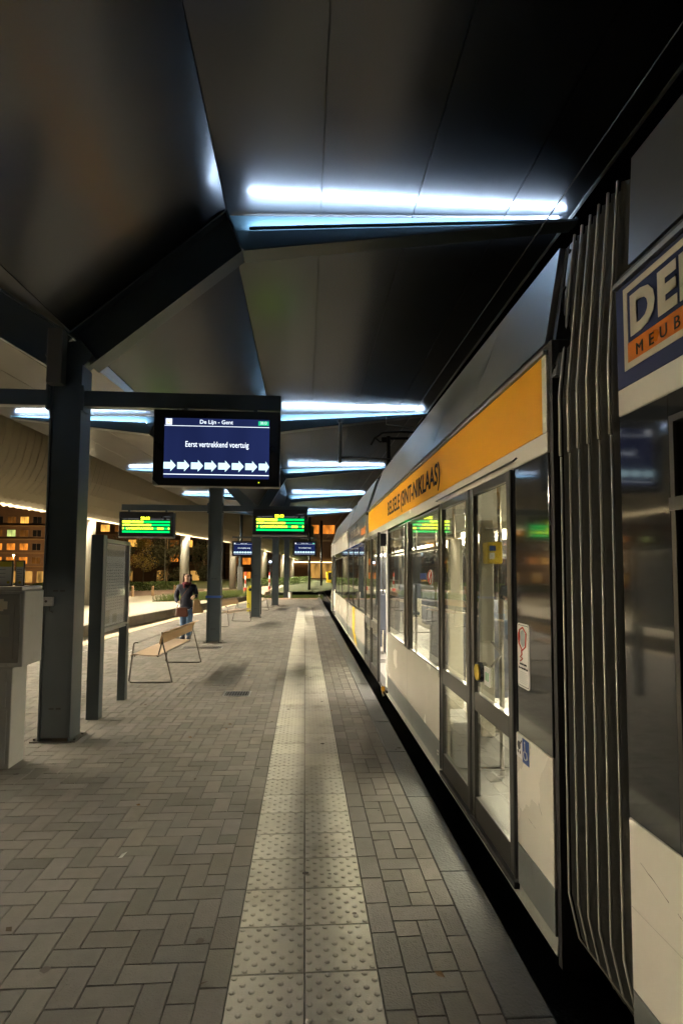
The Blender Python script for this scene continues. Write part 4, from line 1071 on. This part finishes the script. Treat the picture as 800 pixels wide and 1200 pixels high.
for s_, e in ((-.062, -.066), (.060, .086)):
    skin_mesh('shoe', [(s_, .04, .07, .062), (e, -.06, .05, .060), (e, -.15, .042, .050)], [(0,1),(1,2)], M['shoe'], pw)
hr = [(.012,-.012,1.562,(.088,.085)), (.014,.035,1.50,(.105,.080)), (.012,.055,1.38,(.08,.05)), (.0,.05,1.27,(.07,.035)), (-.068,.0,1.46,.035), (-.085,.01,1.33,.030), (.09,.005,1.46,.030), (.10,.02,1.35,.024)]
skin_mesh('hair', hr, [(0,1),(1,2),(2,3),(0,4),(4,5),(0,6),(6,7)], M['hair'], pw)
q = MB(); q.tube([(wx+.075*math.cos(R(a)), wy+.07*math.sin(R(a))-.01, 1.305+.008*math.sin(R(3*a))) for a in range(0, 360, 20)], .036, 8, True); q.tube([(wx-.03, wy-.09, 1.29), (wx-.035, wy-.12, 1.24), (wx-.03, wy-.125, 1.20)], [.03, .026, .02], 8); q.build('scarf', M['scarf'], pw, smooth=True)
fc = MB()
for dx in (-.030, .034): fc.sphere((wx+.018+dx, wy-.103, 1.472), .010, 8, 6, (1.3, .6, .7))
for dx in (-.030, .034): fc.box(wx+.018+dx-.016, wx+.018+dx+.016, wy-.106, wy-.10, 1.490, 1.495)
fc.build('eyes', M['hair'], pw)
fc = MB(); fc.hexa([(wx+.008,wy-.125,1.437),(wx+.032,wy-.125,1.437),(wx+.030,wy-.098,1.435),(wx+.010,wy-.098,1.435),(wx+.015,wy-.108,1.475),(wx+.025,wy-.108,1.475),(wx+.024,wy-.10,1.475),(wx+.016,wy-.10,1.475)]); fc.build('nose', M['skin'], pw)
fc = MB(); fc.sphere((wx+.020, wy-.102, 1.418), .018, 8, 6, (1, .5, .3)); fc.build('mouth', mat('lips', (.35, .10, .09), .5), pw)
# her bags
hb = thing('shoulder_bag', 'dark brown leather shoulder bag hanging in front of the woman', 'bag', (wx-.05, wy-.2, .55))
q = MB(); q.hexa([(wx-.20,wy-.26,.55),(wx+.09,wy-.26,.55),(wx+.09,wy-.17,.55),(wx-.20,wy-.17,.55),(wx-.18,wy-.24,.76),(wx+.07,wy-.24,.76),(wx+.07,wy-.18,.76),(wx-.18,wy-.18,.76)]); q.build('pouch', M['leather'], hb, bevel=.03)
q = MB(); q.tube([(wx-.17, wy-.21, .75), (wx-.08, wy-.17, 1.0), (wx+.10, wy-.10, 1.27), (wx+.12, wy+.02, 1.30)], .008, 6); q.build('strap', M['leather'], hb)
hb = thing('shopping_bag', 'beige shopping bag hanging from the crook of the woman\'s arm', 'bag', (wx+.28, wy-.12, .62))
q = MB(); q.hexa([(wx+.17,wy-.20,.62),(wx+.42,wy-.20,.64),(wx+.42,wy-.06,.64),(wx+.17,wy-.06,.62),(wx+.19,wy-.16,.95),(wx+.31,wy-.16,.95),(wx+.31,wy-.10,.95),(wx+.19,wy-.10,.95)]); q.build('sack', M['tote'], hb, bevel=.02)
q = MB(); q.tube([(wx+.20, wy-.13, .94), (wx+.20, wy-.14, 1.06), (wx+.28, wy-.13, 1.06), (wx+.29, wy-.13, .94)], .008, 6); q.build('handle', M['tote'], hb)

# ------------------------------------------------------------------ ribbed building with LED rim
RIM = [(-30, -17.5), (2, -13.2), (19.7, -10.5), (36, -7.9), (46.5, -6.1), (57, -4.3), (67, -2.8), (80, -1.9), (86, -1.1)]
RZ = [(-30, 3.85), (46, 3.8), (59, 3.5), (80, 3.15), (86, 3.05)]
rb = thing('ribbed_building', 'long building with a curved pale ribbed underside and a glowing strip along its rim', 'building', (-8, 36, 0))
prof = [(0, 0), (.35, .02), (.75, .12), (1.1, .32), (1.4, .65), (1.62, 1.1), (1.76, 1.7), (1.84, 2.4), (1.9, 3.4), (1.92, 5.2)]
q = MB(); vs = []; cnt = 0; m_ = len(prof); y = -28.
while y < 86:
    off = .0 if cnt % 3 else .11
    rx, rz_ = interp(RIM, y), interp(RZ, y)
    for i, (a, b) in enumerate(prof):
        p0, p1 = prof[max(0, i-1)], prof[min(m_-1, i+1)]; d = Vector((p1[0]-p0[0], p1[1]-p0[1])).normalized()
        vs.append((rx+.45+a+d.y*off, y-.12*a, rz_+b-d.x*off))
    y += .11 if y < 60 else .2
    cnt += 1
q.add(vs, [(j*m_+i, j*m_+i+1, (j+1)*m_+i+1, (j+1)*m_+i) for j in range(cnt-1) for i in range(m_-1)])
q.build('ribbed_cladding', M['rib'], rb)
yr = [-28+3*i for i in range(39)]; yr = [y for y in yr if y < 86]
q = MB(); vs = []
for y in yr:
    rx, rz_ = interp(RIM, y), interp(RZ, y); vs += [(rx-9, y+1.2, rz_+2.9), (rx+.40, y, rz_+.22), (rx+.40, y, rz_+.02), (rx-9, y+1.2, rz_+6), (rx+2.36, y-.2, rz_+5.2)]
q.add(vs, [f_ for j in range(len(yr)-1) for f_ in ((5*j, 5*j+1, 5*j+6, 5*j+5), (5*j+1, 5*j+2, 5*j+7, 5*j+6), (5*j+3, 5*j+8, 5*j+9, 5*j+4), (5*j, 5*j+5, 5*j+8, 5*j+3))])
q.build('soffit', M['colwhite'], rb)
yr = [6.3]+[y for y in yr if y > 6.4]
q = MB(); vs = []
for y in yr: rx, rz_ = interp(RIM, y), interp(RZ, y); vs += [(rx+.405, y, rz_-.045), (rx+.46, y, rz_-.045), (rx+.46, y, rz_+.012), (rx+.405, y, rz_+.012)]
q.add(vs, [(4*j+i, 4*j+(i+1) % 4, 4*j+4+(i+1) % 4, 4*j+4+i) for j in range(len(yr)-1) for i in range(4)])
q.build('rim_light_shield', M['colwhite'], rb)  # added housing, blocks the strip's light from columns and plaza behind
q = MB(); vs = []
for y in yr: rx, rz_ = interp(RIM, y), interp(RZ, y); vs += [(rx+.464, y, rz_-.042), (rx+.464, y, rz_+.010)]
q.add(vs, [(2*j, 2*j+1, 2*j+3, 2*j+2) for j in range(len(yr)-1)])
q.build('rim_light', M['ledwarm'], rb)
for i, (x, y, zt_) in enumerate(((-9.5, 25., 3.95), (-7.67, 36.1, 3.95), (-5.92, 46.4, 3.95), (-4.13, 56.7, 3.75), (-2.64, 66.8, 3.55), (-1.82, 79.7, 3.4), (-11.6, 13.5, 3.95))):
    q = MB(); q.tube([(x, y, .05), (x, y, zt_)], .29, 20); q.build('round_column', M['colwhite'], rb, smooth=True)
# soffit downlights; nearest pair unseen, added to brighten column and machine fronts
for y in [-5, 0, 10, 19, 30.5, 41, 51.5, 61.5, 73]:
    rx, rz_ = interp(RIM, y)-1.1, interp(RZ, y)+.60
    q = MB(); q.cyl((rx, y, rz_), (rx, y, rz_-.04), .16, None, 14); q.build('downlight', M['alu_dull'], rb)
    L = bpy.data.lights.new('soffit_lamp', 'AREA'); L.shape = 'DISK'; L.size = .28; L.energy = 420 if y < 5 else 150 if y < 25 else 130; L.color = (1., .80, .48)
    lo = bpy.data.objects.new('soffit_lamp', L); C.objects.link(lo); lo.location = (rx, y, rz_-.05)

# ------------------------------------------------------------------ background buildings
def window_proto(name, w, h, pm, par, loc):
    f = MB(); t_ = .09
    f.box(-w/2, w/2, -.06, .02, -h/2, -h/2+t_); f.box(-w/2, w/2, -.06, .02, h/2-t_, h/2); f.box(-w/2, -w/2+t_, -.06, .02, -h/2+t_, h/2-t_); f.box(w/2-t_, w/2, -.06, .02, -h/2+t_, h/2-t_)
    f.box(-.03, .03, -.05, .02, -h/2+t_, h/2-t_)
    o = f.build(name, M['wframe']); o.parent = par; o.location = loc
    q = MB(); q.quad((-w/2+t_, -.02, -h/2+t_), (w/2-t_, -.02, -h/2+t_), (w/2-t_, -.02, h/2-t_), (-w/2+t_, -.02, h/2-t_)); p = q.build('pane', pm); p.parent = o
    return o
def apartment(name, label, x0, x1, y, z0, z1, floors, xs_w, lit, seed):
    rnd = random.Random(seed)
    t = thing(name, label, 'building', ((x0+x1)/2, y, z0), 'apartment blocks across the street'); o_ = ORG[t.name]
    q = MB(); q.box(x0, x1, y, y+12, z0, z1); q.build('wall', M['brick'], t)
    q = MB()
    for z in floors: q.box(x0-.1, x1+.1, y-.9, y-.002, z-1.30, z-1.08)
    q.build('floor_band', M['slab'], t)
    q = MB(); q.box(x0-.3, x1+.3, y-.5, y+12.3, z1+.002, z1+.4); q.build('roof', M['roofdark'], t)
    protos = {}
    for i, z in enumerate(floors):
        for j, x in enumerate(xs_w):
            key = lit.get((i, j))
            if key is None: key = rnd.choices(['wdark', 'win_dim', 'win_or', 'win_ye', 'win_gr'], [.52, .24, .13, .09, .02])[0]
            loc = Vector((x, y-.03, z))-o_
            if key not in protos: protos[key] = window_proto('window', 1.75, 1.45, M[key], t, loc)
            else:
                o = copy_tree(protos[key], t); o.location = loc
    return t
fl = [11.0, 8.4, 5.75, 3.1]
xsA = [-76.5+2.42*i for i in range(12)]
# columns of windows visible between the machine and the first column: indices 5..10
lit = {(0,6):'win_dim', (0,7):'wdark', (0,8):'win_dim', (0,9):'win_ye', (1,7):'win_dim', (1,8):'win_gr', (1,9):'win_dim', (2,6):'win_or', (2,7):'win_or', (2,8):'win_or', (2,9):'win_or', (3,8):'win_or', (3,9):'win_or', (2,10):'wdark', (1,10):'wdark', (0,10):'wdark', (3,10):'win_dim'}
aA = apartment('apartment_block', 'dark brick apartment block with many orange lit windows, seen left of the nearest column', -80, -48.5, 112, -1.8, 15.2, fl, xsA, lit, 3)
q = MB()
for i in range(11): q.box(-78+2.6*i, -76.3+2.6*i, 111.9, 111.995, -1.2, 1.0)
q.build('shop_window', M['shop'], aA)
xsB = [-44+2.5*i for i in range(12)]
lit = {(0,2):'wdark', (0,5):'win_ye', (0,4):'win_dim', (1,3):'win_ye', (1,2):'win_or'}
aB = apartment('apartment_block', 'brown apartment block behind the young yellow tree, with a few lit windows', -46, -15.5, 104, -1.8, 14.0, [9.0, 6.3, 3.6], xsB, {(0,5): 'win_ye', (1,3): 'win_or', (1,5): 'win_ye', (1,9): 'win_ye', (1, 8):'win_dim'}, 5)
q = MB()
for x in (-43, -38.5, -34, -33, -27, -21): q.box(x, x+1.6, 103.9, 103.995, -.6, 1.3)
q.build('shop_window', M['shop'], aB)
apartment('apartment_block', 'dark low apartment block seen between the round columns, left of the timber building', -15.2, -4.3, 108, -1.0, 13.0, [8.6, 5.9, 3.2, .5], [-13.6+2.4*i for i in range(4)], {}, 11)
wd = thing('timber_building', 'brown timber clad building with two orange windows beyond the end of the platform', 'building', (8, 96, 0))
q = MB()
for i in range(150): q.box(-4+.2*i, -4+.2*i+.15, 95.9+.06*(i % 2), 96.1, -.3, 17)
q.build('cladding', M['wood'], wd)
q = MB(); q.box(-4, 26, 96.1, 106, -.3, 17); q.build('wall', M['wood'], wd)
q = MB(); q.box(-4, 26, 95.2, 95.85, 6.55, 6.85); q.build('balcony_slab', M['slab'], wd)
q = MB(); q.box(-4.2, 26.2, 95.5, 106.2, 17.002, 17.4); q.build('roof', M['roofdark'], wd)
for x, key, w in ((1.7, 'win_or', 1.5), (4.1, 'win_or', 2.2), (7.4, 'win_dim', 1.8)):
    o = window_proto('window', w, 1.7, M[key], wd, Vector((x, 95.8, 8.6))-ORG[wd.name])
q = MB(); q.box(-2, 14, 95.6, 95.8, 2.88, 2.96); q.build('rim_light', M['led_far'], wd)
q = MB(); q.box(1.0, 9, 95.75, 95.87, .2, 2.6); q.build('shop_window', M['shop'], wd)

# ------------------------------------------------------------------ vegetation
def leaf_cloud(mb, fn, n, s):
    for _ in range(n):
        p = Vector(fn()); a = Vector((random.gauss(0,1), random.gauss(0,1), random.gauss(0,1))).normalized()
        b = a.cross(Vector((random.gauss(0,1), random.gauss(0,1), random.gauss(0,1)))).normalized(); c = a.cross(b)
        r_ = s*random.uniform(.6, 1.3)
        mb.quad(p-b*r_, p+c*r_*.5, p+b*r_, p-c*r_*.5)
def tree(name, label, x, y, z, h, r, m, n, ls, trunk=.07, z0=.35, group=None):
    t = thing(name, label, 'tree', (x, y, z), group)
    q = MB(); q.tube([(x, y, z), (x+.03, y, z+h*.3), (x, y, z+h*.8)], [trunk, trunk*.8, trunk*.3], 8)
    cl = []
    for i in range(11):
        a = random.uniform(0, 6.28); hh = random.uniform(z0, .9); rr_ = r*(1.05-abs(hh-.55)*1.2)*random.uniform(.3, .9)
        e = Vector((x+rr_*math.cos(a), y+rr_*math.sin(a), z+h*hh)); cl.append((e, r*random.uniform(.28, .5)))
        q.tube([(x, y, z+h*max(.2, hh-.22)), tuple((Vector((x, y, z+h*(hh-.08)))+e)/2), tuple(e)], [trunk*.45, trunk*.3, trunk*.12], 6)
    cl.append((Vector((x, y, z+h*.88)), r*.4))
    q.build('trunk', M['bark'], t)
    c = MB()
    def fn():
        e, s_ = random.choice(cl)
        while True:
            d = Vector((random.uniform(-1,1), random.uniform(-1,1), random.uniform(-1,1)))
            if d.length < 1: break
        return e+d*s_*1.15
    leaf_cloud(c, fn, n, ls); c.build('crown', m, t)
tree('young_tree', 'slim young tree with yellowish leaves lit from below, behind the green hedge', -15.9, 56, .0, 4.9, 1.35, M['leafy'], 2600, .075, .06, .34)
tree('dark_tree', 'big dark leafy tree behind the woman\'s round column', -17.5, 72, -.6, 9.0, 3.0, M['leafd'], 3000, .17, .16, .15, 'dark trees in front of the apartment blocks')
tree('dark_tree', 'dark leafy tree just left of the young yellow tree', -22.5, 70, -.8, 6.0, 2.2, M['leafd'], 2200, .15, .13, .12, 'dark trees in front of the apartment blocks')
tree('dark_tree', 'dark low tree right of the woman, in front of the brown apartment block', -13.2, 74, -.5, 6.3, 2.2, M['leafd'], 2200, .15, .13, .12, 'dark trees in front of the apartment blocks')
def hedge(label, pts, w, h, n):
    q = MB()
    def fn():
        u = random.random()*(len(pts)-1); i = int(u); f_ = u-i
        p = Vector(pts[i]).lerp(Vector(pts[i+1]), f_)
        a, b = random.uniform(-1, 1), random.random()
        hh = h*(.82+.18*math.sin(p.x*2.1+p.y*1.3))
        if random.random() < .6: b = 1-.15*random.random()*random.random()
        return (p.x+a*w*(1-.25*b), p.y+random.uniform(-.2, .2), .05+b*hh)
    leaf_cloud(q, fn, n, .075)
    tag(q.build('hedge', M['leaf']), label, 'hedge')
hedge('low green hedge running behind the wooden bollards and the woman', [(-19, 36.6), (-12.6, 40.3), (-9.3, 45.2)], .8, .62, 9000)
hedge('low green hedge between the round columns further along', [(-4.6, 52), (-2.6, 57), (-1.0, 62), (0.2, 70)], .9, .75, 6000)
def grass(name, poly, z, n, h):
    q = MB(); xs0 = [p[0] for p in poly]; ys0 = [p[1] for p in poly]
    def inside(x, y):
        c = False; j = len(poly)-1
        for i in range(len(poly)):
            if (poly[i][1] > y) != (poly[j][1] > y) and x < (poly[j][0]-poly[i][0])*(y-poly[i][1])/(poly[j][1]-poly[i][1])+poly[i][0]: c = not c
            j = i
        return c
    k_ = 0
    while k_ < n:
        x, y = random.uniform(min(xs0), max(xs0)), random.uniform(min(ys0), max(ys0))
        if not inside(x, y): continue
        k_ += 1; a = random.uniform(0, 6.28); w = .012; hh = h*random.uniform(.4, 1.2); l = random.gauss(0, .35)*hh
        q.quad((x-w*math.cos(a), y-w*math.sin(a), z), (x+w*math.cos(a), y+w*math.sin(a), z), (x+l+w*.3, y+l*.5, z+hh), (x+l-w*.3, y+l*.5, z+hh))
    o = q.build(name, M['grass']); o['kind'] = 'stuff'; return o
P1 = [(-7.3, 27.3), (-5.2, 28.6), (-4.0, 31.5), (-2.9, 34.4), (-4.4, 34.6), (-5.8, 32.2)]
sheet('planting_strip', P1, .062, M['soil']); grass('grass', P1, .06, 5000, .32)
P2 = [(-2.4, 33.0), (1.0, 33.0), (1.1, 35.2), (-2.6, 35.2)]
sheet('planting_strip', P2, -.20, M['soil']); grass('grass', P2, -.2, 4000, .26)

# ------------------------------------------------------------------ bollards, poles, cars, lamps
for (x, y, l) in ((-9.75, 32.4, 'wooden bollard nearest the timetable board, leftmost before the hedge'), (-8.95, 33.6, 'wooden bollard below the young yellow tree, midway to the woman'), (-8.0, 35.0, 'wooden bollard partly behind the woman\'s shoulder')):
    t = thing('bollard', l, 'bollard', (x, y, .05), 'wooden bollards before the hedge')
    q = MB(); q.cyl((x, y, .05), (x, y, .60), .085, .075, 12); q.build('post', M['wood_post'], t)
    q = MB(); q.cyl((x, y, .602), (x, y, .64), .08, .03, 12); q.build('cap', M['wood_post'], t)
def pole(name, label, x, y, z0, h, r, m, low=None):
    t = thing(name, label, 'pole', (x, y, z0))
    q = MB(); q.tube([(x, y, z0), (x, y, z0+h)], [r, r*.85], 12); q.build('shaft', m, t, smooth=True)
    q = MB(); q.cyl((x, y, z0), (x, y, z0+.08), r*1.6, None, 12); q.build('foot', M['rod'], t)
    if low:
        q = MB(); q.box(x-r*1.45, x+r*1.45, y-r*1.5, y+r*1.5, z0+.08, z0+low); q.build('cabinet', mat('cabinet_grey', (.13, .13, .125), .5), t, bevel=.01)
pole('catenary_pole', 'dark overhead line pole left of the third column, with a grey cabinet round its foot', -4.0, 35, -.2, 6.5, .11, M['steel'], 2.0)
pole('catenary_pole', 'dark rusty-footed pole just right of the small right screen', .35, 44, -.15, 6.2, .10, M['blackm'])
pole('catenary_pole', 'black pole with a grey top between the far screen and the tram', 1.65, 56, -.2, 6.8, .11, M['blackm'])
def barrier(label, x, y):
    t = thing('marker_post', label, 'marker post', (x, y, .05), 'red and white marker posts')
    for i in range(5):
        q = MB(); q.cyl((x, y, .05+.28*i), (x, y, .328+.28*i), .05 if i else .13, None, 10); q.build('red_band' if i % 2 == 0 else 'white_band', M['redp'] if i % 2 == 0 else M['whitep'], t)
barrier('red and white marker post just behind the yellow ticket post', -4.2, 40); barrier('red and white marker post between the third and fourth columns', -2.75, 44)
# far track kerb line and signal
tr = MB(); tr.tube([(1.0, 37.5, -.18), (1.15, 42.5, -.18), (1.7, 48, -.18)], .05, 6); tr.tube([(1.15, 42.5, -.18), (.9, 47, -.15)], .04, 6)
tag(tr.build('white_guide_rail', M['whitep']), 'low white guide rail bending beside the tracks past the tram\'s nose', 'rail')
sg_ = thing('signal', 'small signal lamp fixed beside the fifth column', 'signal', (-2.05, 33.4, 0))
q = MB(); q.tube([(-2.05, 33.4, -.2), (-2.05, 33.4, 2.3)], .03, 8); q.build('mast', M['steel'], sg_); q = MB(); q.box(-2.15, -1.95, 33.3, 33.5, 2.0, 2.35); q.build('head', M['black'], sg_)
q = MB(); q.disc((-2.05, 33.29, 2.1), (1,0,0), (0,0,1), .06, 10); q.build('lens', emit('blue_white_signal', (.6, .7, 1.), 6.), sg_)
ys_ = thing('yellow_cabinet', 'yellow and black cabinet far beyond the tram nose', 'cabinet', (3.0, 70, 0))
q = MB(); q.box(2.7, 3.5, 69.6, 70.4, -.1, 1.5); q.build('case', M['yellow'], ys_, bevel=.03); q = MB(); q.box(2.95, 3.4, 69.55, 69.598, .4, 1.3); q.build('door', M['black'], ys_)
def car(label, x, y, z, m, rz):
    t = thing('parked_car', label, 'car', (0,0,0), 'cars parked along the street')
    ORG[t.name] = Vector()
    q = MB(); q.prism([(-2.1,.3),(2.1,.3),(2.12,.7),(1.4,.88),(.75,1.38),(-1.1,1.42),(-1.85,.95),(-2.12,.85)], 'y', -.82, .82); q.build('body', m, t, bevel=.07)
    q = MB()
    for s_ in (-.835, .825): q.prism([(-1.5,.95),(1.1,.92),(.68,1.31),(-1.02,1.35)], 'y', s_, s_+.01)
    q.build('window', M['wdark'], t)
    for wx_ in (-1.3, 1.3):
        for s_ in (-.84, .64): q = MB(); q.cyl((wx_, s_, .32), (wx_, s_+.2, .32), .32, None, 16); q.build('wheel', M['rubber'], t)
    for s_ in (-.65, .45):
        q = MB(); q.box(-2.15, -2.10, s_, s_+.2, .68, .80); q.build('tail_light', M['tail'], t)
        q = MB(); q.box(2.08, 2.16, s_, s_+.2, .58, .72); q.build('headlight', M['whitep'], t)
    t.location = (x, y, z); t.rotation_euler.z = rz
car('dark red car parked before the apartment block, left of the nearest column', -49.5, 92, -1.7, M['carred'], R(185))
car('black car parked by the street left of the red one', -54.6, 92, -1.7, M['cardark'], R(178))
car('dark car parked under the trees right behind the woman', -18.3, 78, -1.1, M['cardark'], R(170))
def lamp(label, x, y, z, h, e):
    t = thing('street_lamp', label, 'street lamp', (x, y, z), 'street lamps')
    q = MB(); q.tube([(x, y, z), (x, y, z+h)], [.06, .045], 10); q.build('mast', M['alu_dull'], t)
    q = MB(); q.cyl((x, y, z+h), (x, y, z+h+.12), .32, .12, 14); q.build('hood', M['alu_dull'], t)
    q = MB(); q.sphere((x, y, z+h-.08), .14, 12, 8, (1,1,.6)); q.build('globe', M['lampw'], t)
    L = bpy.data.lights.new('street_light', 'POINT'); L.energy = e; L.shadow_soft_size = .2; L.color = (1., .66, .30)
    lo = bpy.data.objects.new('street_light', L); C.objects.link(lo); lo.location = (x, y, z+h-.32)
lamp('street lamp with a bright glowing globe in front of the apartment block', -50.5, 100, -1.7, 5.6, 3500)
lamp('slim street lamp rising behind the young yellow tree', -15.3, 62, -.3, 8.0, 2500)

# ------------------------------------------------------------------ world, colour, render
w = bpy.data.worlds.new('World'); S.world = w; w.use_nodes = True
nt = w.node_tree; nt.nodes.clear()
out = nt.nodes.new('ShaderNodeOutputWorld'); bg = nt.nodes.new('ShaderNodeBackground'); sk = nt.nodes.new('ShaderNodeTexSky')
sk.sky_type = 'NISHITA'; sk.sun_disc = False; sk.sun_elevation = R(-5); sk.sun_rotation = R(200)
nt.links.new(sk.outputs[0], bg.inputs[0]); nt.links.new(bg.outputs[0], out.inputs[0]); bg.inputs[1].default_value = .02
S.view_settings.view_transform = 'Standard'; S.view_settings.look = 'None'; S.view_settings.exposure = 1.2; S.view_settings.gamma = 1
S.render.engine = 'CYCLES'
S.cycles.use_denoising = True
try: S.cycles.denoiser = 'OPENIMAGEDENOISE'
except Exception: pass
S.cycles.max_bounces = 8; S.cycles.transparent_max_bounces = 16; S.cycles.glossy_bounces = 5; S.cycles.diffuse_bounces = 4
S.cycles.sample_clamp_indirect = 6.; S.cycles.caustics_reflective = True; S.cycles.blur_glossy = .5
